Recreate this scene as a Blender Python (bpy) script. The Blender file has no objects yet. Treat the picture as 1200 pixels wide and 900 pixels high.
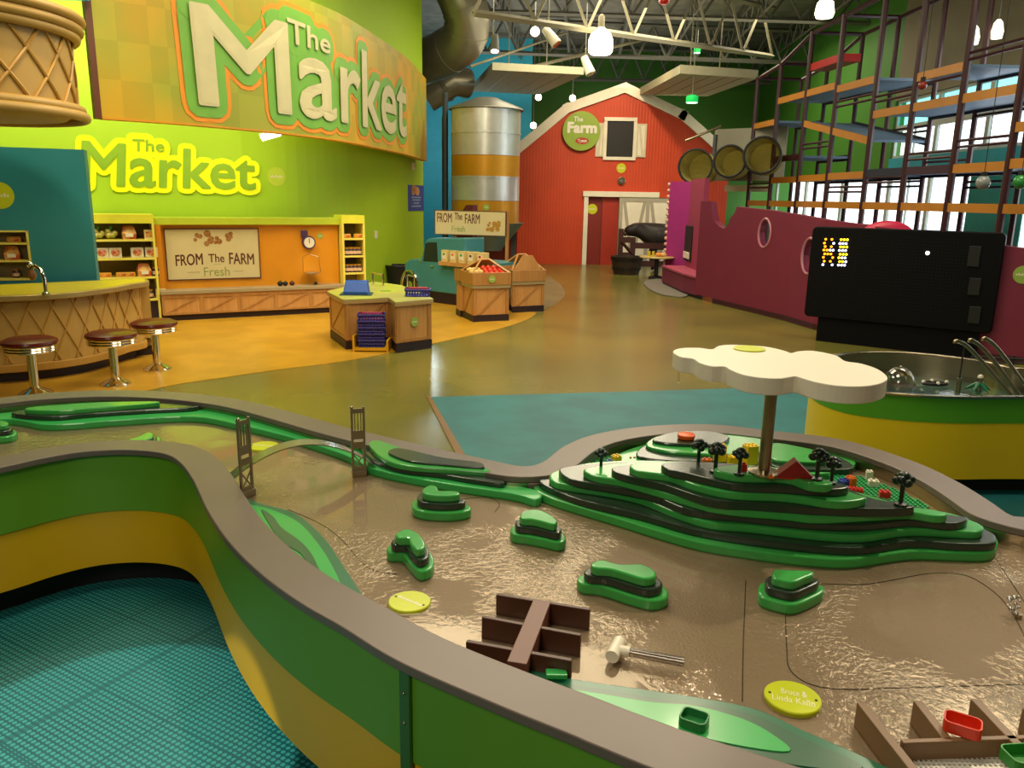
import bpy, math, random
from mathutils import Vector, Matrix
random.seed(7)
C = bpy.context.scene.collection
PI = math.pi
# ------------------------------------------------------------------ camera geometry
f = 930.0; TH = math.atan(f/3951.0); RO = math.atan(70/3950.0); CH = 1.5
Fv = Vector((0, math.cos(TH), -math.sin(TH))); U0 = Vector((0, math.sin(TH), math.cos(TH))); X0 = Vector((1, 0, 0))
Rv = math.cos(RO)*X0 + math.sin(RO)*U0
Uv = -math.sin(RO)*X0 + math.cos(RO)*U0
def ray(x, y): return Fv + (x-600)/f*Rv + (450-y)/f*Uv
def G(x, y, z=0.0):
    d = ray(x, y); t = (z-CH)/d.z
    return Vector((d.x*t, d.y*t, z))
def D(x, y, Y):
    d = ray(x, y); t = Y/d.y
    return Vector((d.x*t, Y, CH+d.z*t))
def HZ(x, y, Y): return D(x, y, Y).z
class Surf:
    """a vertical surface standing on a ground polyline, coordinates (s along, z up, n toward the room)"""
    def __init__(s, pts):
        s.p = [Vector((q[0], q[1])) for q in pts]; s.L = [0]
        for a, b in zip(s.p, s.p[1:]): s.L.append(s.L[-1]+(b-a).length)
    def seg(s, u):
        i = 0
        while i < len(s.p)-2 and u > s.L[i+1]: i += 1
        return i
    def frame(s, u):
        i = s.seg(u); t = (s.p[i+1]-s.p[i]).normalized()
        return s.p[i]+t*(u-s.L[i]), t, Vector((t.y, -t.x))
    def pt(s, u, z, n=0.0):
        q, t, nn = s.frame(u); q = q+nn*n
        return Vector((q.x, q.y, z))
    def sz(s, x, y):
        d = ray(x, y); best = None
        for i in range(len(s.p)-1):
            a = s.p[i]; e = s.p[i+1]-a; det = d.x*(-e.y)+e.x*d.y
            if abs(det) < 1e-9: continue
            t = (a.x*(-e.y)+e.x*a.y)/det; k = (d.x*a.y-d.y*a.x)/det
            if t <= 0: continue
            ok = (-1e-6 <= k <= 1+1e-6) or (i == 0 and k < 0) or (i == len(s.p)-2 and k > 1)
            if ok:
                r = (s.L[i]+k*e.length, CH+d.z*t, t)
                if -1e-6 <= k <= 1+1e-6: return r[:2]
                if best is None: best = r
        return best[:2]
    def rect(s, x0, y0, x1, y1):
        """pixel box (left, top, right, bottom) on the surface -> s0, s1, z0, z1"""
        c = [s.sz(x0, y0), s.sz(x1, y0), s.sz(x0, y1), s.sz(x1, y1)]
        return ((c[0][0]+c[2][0])/2, (c[1][0]+c[3][0])/2, (c[2][1]+c[3][1])/2, (c[0][1]+c[1][1])/2)
# ------------------------------------------------------------------ materials
def lin(h):
    if not isinstance(h, str): return tuple(h)+(1,)
    h = h.lstrip('#'); o = []
    for i in (0, 2, 4):
        c = int(h[i:i+2], 16)/255
        o.append(c/12.92 if c <= .04045 else ((c+.055)/1.055)**2.4)
    return tuple(o)+(1,)
MATS = {}
def mat(name, col, rough=.5, metal=0, var=.08, scale=6, bump=0, bscale=60, emit=0, coat=0, col2=None, spec=.5):
    if name in MATS: return MATS[name]
    m = bpy.data.materials.new(name); m.use_nodes = True; nt = m.node_tree; b = nt.nodes['Principled BSDF']
    c = lin(col); b.inputs['Roughness'].default_value = rough; b.inputs['Metallic'].default_value = metal
    b.inputs['Specular IOR Level'].default_value = spec
    if coat: b.inputs['Coat Weight'].default_value = coat; b.inputs['Coat Roughness'].default_value = .12
    tc = nt.nodes.new('ShaderNodeTexCoord')
    n = nt.nodes.new('ShaderNodeTexNoise'); n.inputs['Scale'].default_value = scale; n.inputs['Detail'].default_value = 3
    nt.links.new(tc.outputs['Object'], n.inputs['Vector'])
    mx = nt.nodes.new('ShaderNodeMix'); mx.data_type = 'RGBA'
    d = lin(col2) if col2 else tuple(x*(1-var*2) for x in c[:3])+(1,)
    mx.inputs[6].default_value = d; mx.inputs[7].default_value = c if col2 else tuple(min(1, x*(1+var)) for x in c[:3])+(1,)
    nt.links.new(n.outputs['Fac'], mx.inputs[0])
    if col2:
        cr = nt.nodes.new('ShaderNodeValToRGB'); cr.color_ramp.elements[0].position = .38; cr.color_ramp.elements[1].position = .62
        nt.links.new(n.outputs['Fac'], cr.inputs[0]); nt.links.new(cr.outputs[0], mx.inputs[0])
    nt.links.new(mx.outputs[2], b.inputs['Base Color'])
    if bump:
        n2 = nt.nodes.new('ShaderNodeTexNoise'); n2.inputs['Scale'].default_value = bscale
        nt.links.new(tc.outputs['Object'], n2.inputs['Vector'])
        bp = nt.nodes.new('ShaderNodeBump'); bp.inputs['Strength'].default_value = bump; bp.inputs['Distance'].default_value = .01
        nt.links.new(n2.outputs['Fac'], bp.inputs['Height']); nt.links.new(bp.outputs[0], b.inputs['Normal'])
    if emit:
        b.inputs['Emission Color'].default_value = c; b.inputs['Emission Strength'].default_value = emit
    MATS[name] = m; return m
def wood(name, c1, c2, rough=.45, scale=3):
    m = mat(name, c1, rough, var=.1, scale=scale, col2=c2)
    nt = m.node_tree; tc = next(n for n in nt.nodes if n.type == 'TEX_COORD'); no = next(n for n in nt.nodes if n.type == 'TEX_NOISE')
    mp = nt.nodes.new('ShaderNodeMapping'); mp.inputs['Scale'].default_value = (9, 9, .8)
    nt.links.new(tc.outputs['Object'], mp.inputs[0]); nt.links.new(mp.outputs[0], no.inputs['Vector'])
    r = next(n for n in nt.nodes if n.type == 'VALTORGB'); r.color_ramp.elements[0].position = .2; r.color_ramp.elements[1].position = .8
    return m
def film(name, tint, fac=.12, rough=.02, bump=0, bscale=30, detail=2, gloss=None):
    """clear sheet: transparent with a fresnel gloss"""
    m = bpy.data.materials.new(name); m.use_nodes = True; nt = m.node_tree; nt.nodes.clear()
    o = nt.nodes.new('ShaderNodeOutputMaterial'); mx = nt.nodes.new('ShaderNodeMixShader')
    t = nt.nodes.new('ShaderNodeBsdfTransparent'); t.inputs[0].default_value = lin(tint)
    g = nt.nodes.new('ShaderNodeBsdfGlossy'); g.inputs['Roughness'].default_value = rough
    if gloss: g.inputs[0].default_value = lin(gloss)
    fr = nt.nodes.new('ShaderNodeLayerWeight'); fr.inputs[0].default_value = .5
    pw = nt.nodes.new('ShaderNodeMath'); pw.operation = 'POWER'; pw.inputs[1].default_value = 4
    nt.links.new(fr.outputs['Facing'], pw.inputs[0])
    ad = nt.nodes.new('ShaderNodeMath'); ad.operation = 'ADD'; ad.inputs[1].default_value = fac; ad.use_clamp = True
    nt.links.new(pw.outputs[0], ad.inputs[0]); nt.links.new(ad.outputs[0], mx.inputs[0])
    nt.links.new(t.outputs[0], mx.inputs[1]); nt.links.new(g.outputs[0], mx.inputs[2]); nt.links.new(mx.outputs[0], o.inputs[0])
    if bump:
        tc = nt.nodes.new('ShaderNodeTexCoord'); n = nt.nodes.new('ShaderNodeTexNoise'); n.inputs['Scale'].default_value = bscale
        n.inputs['Detail'].default_value = detail; n.inputs['Distortion'].default_value = .6
        big = nt.nodes.new('ShaderNodeTexNoise'); big.inputs['Scale'].default_value = 2.2
        ml = nt.nodes.new('ShaderNodeMath'); ml.operation = 'MULTIPLY'
        cr = nt.nodes.new('ShaderNodeValToRGB'); cr.color_ramp.elements[0].position = .46; cr.color_ramp.elements[1].position = .68
        nt.links.new(tc.outputs['Object'], n.inputs['Vector']); nt.links.new(tc.outputs['Object'], big.inputs['Vector'])
        nt.links.new(big.outputs['Fac'], cr.inputs[0]); nt.links.new(cr.outputs[0], ml.inputs[0]); nt.links.new(n.outputs['Fac'], ml.inputs[1])
        b = nt.nodes.new('ShaderNodeBump'); b.inputs['Strength'].default_value = bump; b.inputs['Distance'].default_value = .01
        nt.links.new(ml.outputs[0], b.inputs['Height']); nt.links.new(b.outputs[0], g.inputs['Normal']); nt.links.new(b.outputs[0], fr.inputs['Normal'])
    return m
def glow(name, col, s):
    return mat(name, col, emit=s, var=.02)
# ------------------------------------------------------------------ mesh building
ORG = {}
class MB:
    def __init__(s): s.v = []; s.f = []
    def add(s, v, fc):
        k = len(s.v); s.v += [Vector(q) for q in v]; s.f += [tuple(k+i for i in q) for q in fc]; return s
    def hexa(s, a, b):   # a: 4 bottom, b: 4 top
        return s.add(list(a)+list(b), [(3, 2, 1, 0), (4, 5, 6, 7), (0, 1, 5, 4), (1, 2, 6, 5), (2, 3, 7, 6), (3, 0, 4, 7)])
    def box(s, x0, x1, y0, y1, z0, z1):
        return s.hexa([(x0, y0, z0), (x1, y0, z0), (x1, y1, z0), (x0, y1, z0)], [(x0, y0, z1), (x1, y0, z1), (x1, y1, z1), (x0, y1, z1)])
    def sbox(s, S, s0, s1, z0, z1, n0, n1):
        cuts = [s0]+[l for l in S.L[1:-1] if s0+1e-4 < l < s1-1e-4]+[s1]
        for a, b in zip(cuts, cuts[1:]):
            e = (b-a)*.0
            fa = S.frame(a+1e-5); fb = S.frame(b-1e-5)
            def P(fr, z, n): q = fr[0]+fr[2]*n; return (q.x, q.y, z)
            s.hexa([P(fa, z0, n1), P(fb, z0, n1), P(fb, z0, n0), P(fa, z0, n0)], [P(fa, z1, n1), P(fb, z1, n1), P(fb, z1, n0), P(fa, z1, n0)])
        return s
    def prism(s, pts, z0, z1):
        n = len(pts); ar = sum(pts[i][0]*pts[(i+1) % n][1]-pts[(i+1) % n][0]*pts[i][1] for i in range(n))
        if ar < 0: pts = pts[::-1]
        v = [(p[0], p[1], z0) for p in pts]+[(p[0], p[1], z1) for p in pts]
        return s.add(v, [tuple(range(n))[::-1], tuple(range(n, 2*n))]+[(i, (i+1) % n, n+(i+1) % n, n+i) for i in range(n)])
    def sprism(s, S, pts, n0, n1):  # pts in (s,z), extruded along n
        k = len(pts); ar = sum(pts[i][0]*pts[(i+1) % k][1]-pts[(i+1) % k][0]*pts[i][1] for i in range(k))
        if ar < 0: pts = pts[::-1]
        v = [S.pt(p[0], p[1], n0) for p in pts]+[S.pt(p[0], p[1], n1) for p in pts]
        return s.add(v, [tuple(range(k))[::-1], tuple(range(k, 2*k))]+[(i, (i+1) % k, k+(i+1) % k, k+i) for i in range(k)])
    def tube(s, pts, r, n=8, cap=True, closed=False):
        pts = [Vector(p) for p in pts]; m = len(pts); rings = []; up = Vector((0, 0, 1)); ref = None
        for i, p in enumerate(pts):
            if closed: t = (pts[(i+1) % m]-pts[i-1]).normalized()
            else: t = (pts[min(i+1, m-1)]-pts[max(i-1, 0)]).normalized()
            if ref is None: ref = up if abs(t.z) < .95 else Vector((1, 0, 0))
            a = t.cross(ref); 
            if a.length < 1e-4: a = t.orthogonal()
            a.normalize(); b = a.cross(t).normalized(); ref = b
            rr = r[i] if isinstance(r, (list, tuple)) else r
            rings.append([p+a*rr*math.cos(2*PI*k/n)+b*rr*math.sin(2*PI*k/n) for k in range(n)])
        v = [q for rg in rings for q in rg]; fc = []
        for i in range(m if closed else m-1):
            j = (i+1) % m
            for k in range(n): fc.append((i*n+k, i*n+(k+1) % n, j*n+(k+1) % n, j*n+k))
        if cap and not closed: fc += [tuple(range(n))[::-1], tuple((m-1)*n+k for k in range(n))]
        return s.add(v, fc)
    def lathe(s, c, prof, n=24, cap=True):
        v = []; fc = []; m = len(prof)
        for r, z in prof: v += [(c[0]+r*math.cos(2*PI*k/n), c[1]+r*math.sin(2*PI*k/n), (c[2] if len(c) > 2 else 0)+z) for k in range(n)]
        for i in range(m-1):
            for k in range(n): fc.append((i*n+k, i*n+(k+1) % n, (i+1)*n+(k+1) % n, (i+1)*n+k))
        if cap: fc += [tuple(range(n))[::-1], tuple((m-1)*n+k for k in range(n))]
        return s.add(v, fc)
    def ball(s, c, r, n=12, m=8):
        if not isinstance(r, (list, tuple)): r = (r, r, r)
        v = [(c[0], c[1], c[2]-r[2])]
        for i in range(1, m):
            a = PI*i/m
            v += [(c[0]+r[0]*math.sin(a)*math.cos(2*PI*k/n), c[1]+r[1]*math.sin(a)*math.sin(2*PI*k/n), c[2]-r[2]*math.cos(a)) for k in range(n)]
        v.append((c[0], c[1], c[2]+r[2])); fc = []
        for k in range(n): fc.append((0, 1+(k+1) % n, 1+k))
        for i in range(m-2):
            for k in range(n): a = 1+i*n; b = a+n; fc.append((a+k, a+(k+1) % n, b+(k+1) % n, b+k))
        a = 1+(m-2)*n; L = len(v)-1
        for k in range(n): fc.append((a+k, a+(k+1) % n, L))
        return s.add(v, fc)
    def disc(s, S, sc, zc, r, n0, n1, k=28):
        return s.sprism(S, [(sc+r*math.cos(2*PI*i/k), zc+r*math.sin(2*PI*i/k)) for i in range(k)], n0, n1)
    def out(s, name, m, parent=None, smooth=False, bevel=0, bseg=2, origin=None, sub=0):
        if parent is not None: o3 = ORG[parent.name]
        elif origin is not None: o3 = Vector(origin)
        else:
            xs = [q.x for q in s.v]; ys = [q.y for q in s.v]; zs = [q.z for q in s.v]
            o3 = Vector(((min(xs)+max(xs))/2, (min(ys)+max(ys))/2, min(zs)))
        me = bpy.data.meshes.new(name); me.from_pydata([tuple(q-o3) for q in s.v], [], s.f); me.validate()
        import bmesh
        bm = bmesh.new(); bm.from_mesh(me); bmesh.ops.recalc_face_normals(bm, faces=bm.faces); bm.to_mesh(me); bm.free()
        me.materials.append(m)
        if smooth: me.polygons.foreach_set('use_smooth', [True]*len(me.polygons))
        o = bpy.data.objects.new(name, me); C.objects.link(o); ORG[o.name] = o3
        if parent is not None: o.parent = parent
        else: o.location = o3
        if bevel:
            b = o.modifiers.new('bevel', 'BEVEL'); b.width = bevel; b.segments = bseg; b.limit_method = 'ANGLE'; b.angle_limit = math.radians(50)
        if sub:
            b = o.modifiers.new('sub', 'SUBSURF'); b.levels = sub; b.render_levels = sub
        if smooth:
            try: me.set_sharp_from_angle(angle=math.radians(40))
            except Exception: pass
        return o
def thing(name, label, cat, loc=(0, 0, 0), group=None):
    o = bpy.data.objects.new(name, None); C.objects.link(o); o.location = loc; o.empty_display_size = .1
    o['label'] = label; o['category'] = cat
    if group: o['group'] = group
    ORG[o.name] = Vector(loc); return o
def tag(o, label, cat, group=None, kind=None):
    o['label'] = label; o['category'] = cat
    if group: o['group'] = group
    if kind: o['kind'] = kind
    return o
def struct(o, label=None, cat=None):
    o['kind'] = 'structure'
    if label: o['label'] = label
    if cat: o['category'] = cat
    return o
def dup(root, loc, rz=0, label=None, scale=1):
    def cp(o, par):
        c = o.copy(); C.objects.link(c)
        if par is not None: c.parent = par
        for ch in [q for q in KIDS.get(o.name, [])]: cp(ch, c)
        return c
    KIDS = {}
    for q in C.objects:
        if q.parent: KIDS.setdefault(q.parent.name, []).append(q)
    r = cp(root, None); r.location = loc; r.rotation_euler = (0, 0, rz)
    if scale != 1: r.scale = (scale,)*3
    if label: r['label'] = label
    return r
def place(root, loc, rz=0, scale=1):
    root.location = loc; root.rotation_euler = (0, 0, rz)
    if scale != 1: root.scale = (scale,)*3
def cr(pts, k=6, closed=False):
    """Catmull-Rom through 2-D / 3-D points"""
    P = [Vector(p) for p in pts]; n = len(P); out = []
    rng = range(n) if closed else range(n-1)
    for i in rng:
        if closed: a, b, c, d = P[i-1], P[i], P[(i+1) % n], P[(i+2) % n]
        else: a, b, c, d = P[max(i-1, 0)], P[i], P[i+1], P[min(i+2, n-1)]
        for j in range(k):
            t = j/k
            out.append(.5*((2*b)+(c-a)*t+(2*a-5*b+4*c-d)*t*t+(3*b-a-3*c+d)*t**3))
    if not closed: out.append(P[-1])
    return out
def text2d(body, off=0.0, res=3):
    cu = bpy.data.curves.new('t', 'FONT'); cu.body = body; cu.offset = off; cu.resolution_u = res
    o = bpy.data.objects.new('t', cu); C.objects.link(o); dg = bpy.context.evaluated_depsgraph_get(); dg.update()
    me = bpy.data.meshes.new_from_object(o.evaluated_get(dg))
    v = [(q.co.x, q.co.y) for q in me.vertices]; fc = [tuple(p.vertices) for p in me.polygons]
    from collections import Counter
    ec = Counter()
    for p in me.polygons:
        for e in p.edge_keys: ec[e] += 1
    bd = [e for e, c in ec.items() if c == 1]
    bpy.data.objects.remove(o); bpy.data.curves.remove(cu); bpy.data.meshes.remove(me)
    return v, fc, bd
def text_on(mb, S, body, quad, n, halo=0.0, off=0.0, ref=None):
    """letters on surface S; quad = (s,z) corners TL,TR,BR,BL of the text's box; halo = outline width (m)"""
    v, fc, bd = text2d(body, off)
    rv = v if ref is None else text2d(ref, 0)[0]
    x0 = min(q[0] for q in rv); x1 = max(q[0] for q in rv); y0 = min(q[1] for q in rv); y1 = max(q[1] for q in rv)
    def mp(q):
        u = (q[0]-x0)/(x1-x0); w = (q[1]-y0)/(y1-y0)
        t = [quad[0][i]*(1-u)+quad[1][i]*u for i in (0, 1)]; b = [quad[3][i]*(1-u)+quad[2][i]*u for i in (0, 1)]
        return (b[0]*(1-w)+t[0]*w, b[1]*(1-w)+t[1]*w)
    m = [mp(q) for q in v]
    mb.add([S.pt(a, b, n) for a, b in m], fc); e9 = min(1e-5, .004/(1+2*len(bd))); c9 = 0
    if halo:
        for i in set(k for e in bd for k in e):
            a, b = m[i]; c9 += 1; mb.add([S.pt(a+halo*math.cos(2*PI*j/10), b+halo*math.sin(2*PI*j/10), n-c9*e9) for j in range(10)], [tuple(range(10))])
        for i, j in bd:
            a = Vector(m[i]); b = Vector(m[j]); d = b-a
            if d.length < 1e-6: continue
            w = Vector((-d.y, d.x)).normalized()*halo
            c9 += 1; mb.add([S.pt(q.x, q.y, n-c9*e9) for q in (a+w, b+w, b-w, a-w)], [(0, 1, 2, 3)])
    return mb
class Flat:
    """horizontal surface for lettering: origin, u dir, v dir"""
    def __init__(s, o, u, v): s.o = Vector(o); s.u = Vector(u).normalized(); s.v = Vector(v).normalized(); s.w = s.u.cross(s.v)
    def pt(s, a, b, n=0): return s.o+s.u*a+s.v*b+s.w*n
def quadbox(a, b, c, d): return [(a, d), (b, d), (b, c), (a, c)]
# materials
m_rim = mat('rim_taupe', '#71645c', .35, spec=.4); m_basin = mat('basin_taupe', '#8a7b6a', .42, bump=.25, bscale=160, var=.06)
m_tgreen = mat('panel_green', '#68a022', .45, var=.12, scale=2); m_tyel = mat('panel_yellow', '#eab400', .4, var=.1, scale=2)
m_black = mat('black_base', '#0d0a0c', .6); m_steel = mat('steel', '#b8aa90', .22, metal=1, var=.1); m_chrome = mat('chrome', '#e2ddd2', .1, metal=1)
m_brass = mat('brushed_steel', '#b5a78c', .3, metal=1, var=.25, scale=4)
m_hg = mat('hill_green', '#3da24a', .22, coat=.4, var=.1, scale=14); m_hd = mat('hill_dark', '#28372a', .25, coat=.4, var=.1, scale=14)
m_fg = mat('shore_green', '#33aa52', .3, coat=.3); m_fd = mat('shore_dark', '#1f6a4a', .3, coat=.3); m_fdd = mat('shore_deep', '#2c5c40', .3, coat=.3)
m_lime = mat('lime_disc', '#c2cc10', .35, var=.08); m_white = mat('white_paint', '#e8e0cc', .45); m_pale = mat('pale_text', '#e6e0b8', .5)
m_brown = mat('brown_plastic', '#4c2818', .4); m_tan2 = mat('tan_plastic', '#7c5c3c', .4)
m_clear = film('clear_acrylic', '#e8e8e4', .1, .03)
m_red = mat('red_paint', '#b4180c', .35); m_orange = mat('orange_plastic', '#e65a10', .35)
m_woodm = wood('maple_wood', '#c79558', '#b07a3e'); m_woodd = wood('maple_dark', '#b58448', '#9c6a32')
m_kick = mat('maroon_kick', '#22101a', .5)
# ================================================================== MAIN WATER TABLE
ZR, ZW, ZB = .58, .525, .518
far_px = [(-260, 505), (-120, 480), (0, 466), (60, 460), (130, 457), (200, 459), (260, 465), (300, 472), (350, 485), (400, 499), (450, 511), (520, 527), (575, 539), (612, 546), (636, 541), (662, 522), (700, 508), (760, 499), (830, 497), (901, 504), (987, 515), (1067, 539), (1120, 563), (1160, 587), (1184, 603), (1205, 606)]
near_px = [(820, 920), (700, 874), (667, 860), (578, 824), (467, 775), (400, 734), (350, 705), (305, 672), (268, 635), (243, 598), (226, 562), (210, 541), (190, 531), (150, 527), (100, 529), (50, 537), (0, 548), (-120, 572), (-300, 610)]
outer = [G(x, y, ZR).xy for x, y in far_px]
outer += [Vector((1.85, 2.2)), Vector((2.1, 2.0)), Vector((2.2, 1.6)), Vector((2.1, 1.2)), Vector((1.75, .92)), Vector((1.2, .86)), Vector((.7, .93))]
outer += [G(x, y, ZR).xy for x, y in near_px]
outer += [Vector((-2.72, 2.4)), Vector((-3.1, 2.7)), Vector((-3.1, 3.2))]
oc = cr([(p.x, p.y) for p in outer], 5, True)
def offset(pts, d, n_s=0):
    n = len(pts); ar = sum(pts[i].x*pts[(i+1) % n].y-pts[(i+1) % n].x*pts[i].y for i in range(n)); sg = 1 if ar > 0 else -1
    o = []
    for i in range(n):
        t = (pts[(i+1) % n]-pts[i-1]); t = t/ max(t.length, 1e-9)
        o.append(pts[i]+Vector((-t.y, t.x))*d*sg)
    for _ in range(n_s): o = [(o[i-1]+o[i]*2+o[(i+1) % n])/4 for i in range(n)]
    return o
ic = offset(oc, .122, 3)
def ringprism(mb, A, B, z0, z1):
    n = len(A); v = [(p.x, p.y, z1) for p in A]+[(p.x, p.y, z1) for p in B]+[(p.x, p.y, z0) for p in A]+[(p.x, p.y, z0) for p in B]; fc = []
    for i in range(n):
        j = (i+1) % n
        fc += [(i, j, n+j, n+i), (2*n+i, 3*n+i, 3*n+j, 2*n+j), (i, 2*n+i, 2*n+j, j), (n+i, n+j, 3*n+j, 3*n+i)]
    return mb.add(v, fc)
def skirt(mb, A, z0, z1, d=.012):
    return ringprism(mb, A, offset(A, d), z0, z1)
WT = thing('water_table', 'long curving water play table with taupe rim and green over yellow sides', 'water table', (0, 2, 0))
ringprism(MB(), oc, ic, ZR-.022, ZR).out('rim', m_rim, WT, smooth=True, bevel=.006, bseg=3)
o1 = offset(oc, .022, 1); o2 = offset(oc, .03, 1)
skirt(MB(), o1, .335, ZR-.022).out('side_panel', m_tgreen, WT, smooth=True)['label'] = 'green upper side panel'
skirt(MB(), o2, .12, .336).out('side_panel', m_tyel, WT, smooth=True)['label'] = 'yellow lower side panel'
skirt(MB(), offset(oc, .13, 3), 0, .13).out('plinth', m_black, WT, smooth=True)
skirt(MB(), offset(oc, .118, 3), ZB-.02, ZR-.022, .006).out('basin_wall', m_brass, WT, smooth=True)
MB().prism([(p.x, p.y) for p in offset(oc, .121, 3)], ZB-.02, ZB).out('basin_floor', m_basin, WT)
def seam(px, z, k=8):
    pts = cr([tuple(G(x, y, z)) for x, y in px], k)
    return MB().tube(pts, .0013, 5)
m_seam = mat('seam_dark', '#3a3028', .7)
for px in ([(1160, 652), (1200, 705)], ):
    pass
for px in ([(962, 684), (1010, 685), (1050, 679), (1090, 672), (1130, 674), (1160, 690), (1182, 712), (1200, 745), (1215, 790)],
           [(920, 705), (922, 760), (926, 785), (950, 802), (990, 808), (1060, 806), (1200, 802)],
           [(874, 680), (871, 760), (870, 822)],
           [(337, 597), (372, 612), (398, 630), (420, 655), (437, 668), (465, 673)],
           [(540, 585), (570, 583), (585, 590), (580, 600)],
           [(1157, 640), (1200, 705)]):
    seam(px, ZB+.0005).out('seam', m_seam, WT)
# bracket strip bolted on the near side
S_ = Surf([G(470, 840, .40).xy, G(480, 845, .40).xy])
p = G(466, 776, ZR)
i0 = min(range(len(o1)), key=lambda i: (o1[i]-p.xy).length)
tt = (o1[(i0+1) % len(o1)]-o1[i0-1]).normalized(); nn = Vector((tt.y, -tt.x))
if nn.dot(-o1[i0]) < 0: nn = -nn
if (Vector((nn.y, -nn.x))).dot(tt) < 0: tt = -tt
SB = Surf([o1[i0]-tt*.5, o1[i0]+tt*.5])
if SB.frame(.5)[2].dot(nn) < 0: SB = Surf([o1[i0]+tt*.5, o1[i0]-tt*.5])
br = MB().sbox(SB, .485, .515, .19, ZR-.022, .0, .01).out('joint_strip', mat('joint_green', '#3d6b2a', .4), WT, bevel=.002)
for z in (.5, .43, .27, .235):
    q = SB.pt(.5, z, .01); MB().ball(q, .0045).out('bolt', m_steel, br, smooth=True)
# posts inside the far wall
for x, y in ((233, 468), (424, 508), (622, 560)):
    q = G(x, y, ZR); i = min(range(len(ic)), key=lambda k: (ic[k]-q.xy).length); w = ic[i]
    t = (ic[(i+1) % len(ic)]-ic[i-1]).normalized(); S2 = Surf([w-t*.2, w+t*.2])
    if S2.frame(.2)[2].dot(-w) < 0: S2 = Surf([w+t*.2, w-t*.2])
    MB().sbox(S2, .183, .217, ZB, ZR-.022, .0, .009).out('wall_joint', m_rim, WT, bevel=.002)
# water
wm = film('water', '#f2ece2', .02, .06, bump=.55, bscale=55, detail=3, gloss='#fff1dc')
wo = MB().add([(p.x, p.y, ZW) for p in ic], [tuple(range(len(ic)))]).out('water', wm)
tag(wo, 'thin rippling sheet of water over the taupe bed of the long table', 'water', kind='stuff')
# ---------------- layered land forms
def inside_near(pxs, z): return [G(x, y, z).xy for x, y in pxs]
hill_front = [  # pixel rows of each layer's upper front edge, left to right
 [(626, 572), (640, 581), (673, 592), (727, 608), (769, 621), (820, 635), (880, 645), (947, 653), (1000, 655), (1067, 646), (1120, 647), (1158, 647), (1169, 640)],
 [(631, 562), (650, 574), (690, 588), (750, 602), (810, 619), (880, 631), (947, 639), (1008, 642), (1067, 634), (1120, 637), (1160, 637), (1168, 632)],
 [(644, 556), (655, 566), (713, 575), (753, 584), (793, 600), (833, 612), (880, 616), (960, 625), (1013, 627), (1067, 620), (1120, 622), (1146, 623), (1153, 617)],
 [(655, 551), (672, 562), (720, 570), (765, 580), (810, 597), (880, 605), (960, 613), (1013, 614), (1067, 609), (1110, 613), (1130, 611), (1134, 606)],
 [(684, 551), (700, 558), (730, 563), (780, 577), (820, 589), (860, 596), (920, 601), (960, 605), (1029, 602), (1067, 600), (1095, 604), (1110, 603)],
 [(717, 550), (735, 557), (780, 568), (833, 585), (880, 589), (920, 592), (960, 595), (1010, 596), (1050, 596), (1071, 594)],
 [(738, 545), (750, 552), (785, 557), (820, 569), (860, 577), (920, 580), (973, 587), (1000, 587), (1016, 583)],
 [(775, 544), (785, 550), (807, 555), (840, 563), (870, 568), (920, 570), (960, 573), (985, 573), (995, 570)],
 [(837, 549), (850, 554), (873, 557), (920, 558), (947, 566), (968, 568), (976, 565)]]
hill_back = [
 [(1164, 626), (1120, 606), (1060, 593), (1000, 577), (900, 554), (780, 542), (700, 543), (650, 552), (630, 562)],
 [(1160, 622), (1115, 603), (1060, 590), (1000, 575), (900, 552), (780, 540), (700, 541), (650, 552)],
 [(1140, 610), (1110, 600), (1060, 592), (1000, 575), (900, 552), (780, 540), (700, 541), (660, 549)],
 [(1120, 604), (1080, 598), (1040, 590), (1000, 575), (900, 551), (780, 541), (700, 543), (668, 546)],
 [(1100, 598), (1072, 594), (1040, 588), (1000, 575), (900, 551), (780, 541), (720, 543), (692, 547)],
 [(1062, 591), (1020, 583), (980, 568), (900, 549), (800, 540), (730, 545)],
 [(1005, 579), (970, 568), (900, 549), (820, 541), (760, 541)],
 [(985, 566), (950, 557), (900, 547), (830, 541), (790, 541)],
 [(965, 561), (930, 551), (890, 545), (850, 545)]]
HL = .0235; ZT = ZW
hill = thing('terraced_hill', 'big terraced green hill island of nine stacked wavy layers under the white cloud', 'island', (.8, 2.4, ZB))
hz0 = ZB
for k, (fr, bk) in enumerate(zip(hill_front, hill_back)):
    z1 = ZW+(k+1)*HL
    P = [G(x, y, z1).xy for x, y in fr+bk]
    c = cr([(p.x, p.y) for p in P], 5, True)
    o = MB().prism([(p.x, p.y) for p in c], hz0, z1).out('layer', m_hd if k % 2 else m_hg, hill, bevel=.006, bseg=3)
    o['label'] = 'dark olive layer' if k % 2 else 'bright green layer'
    hz0 = z1-.0015
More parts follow.
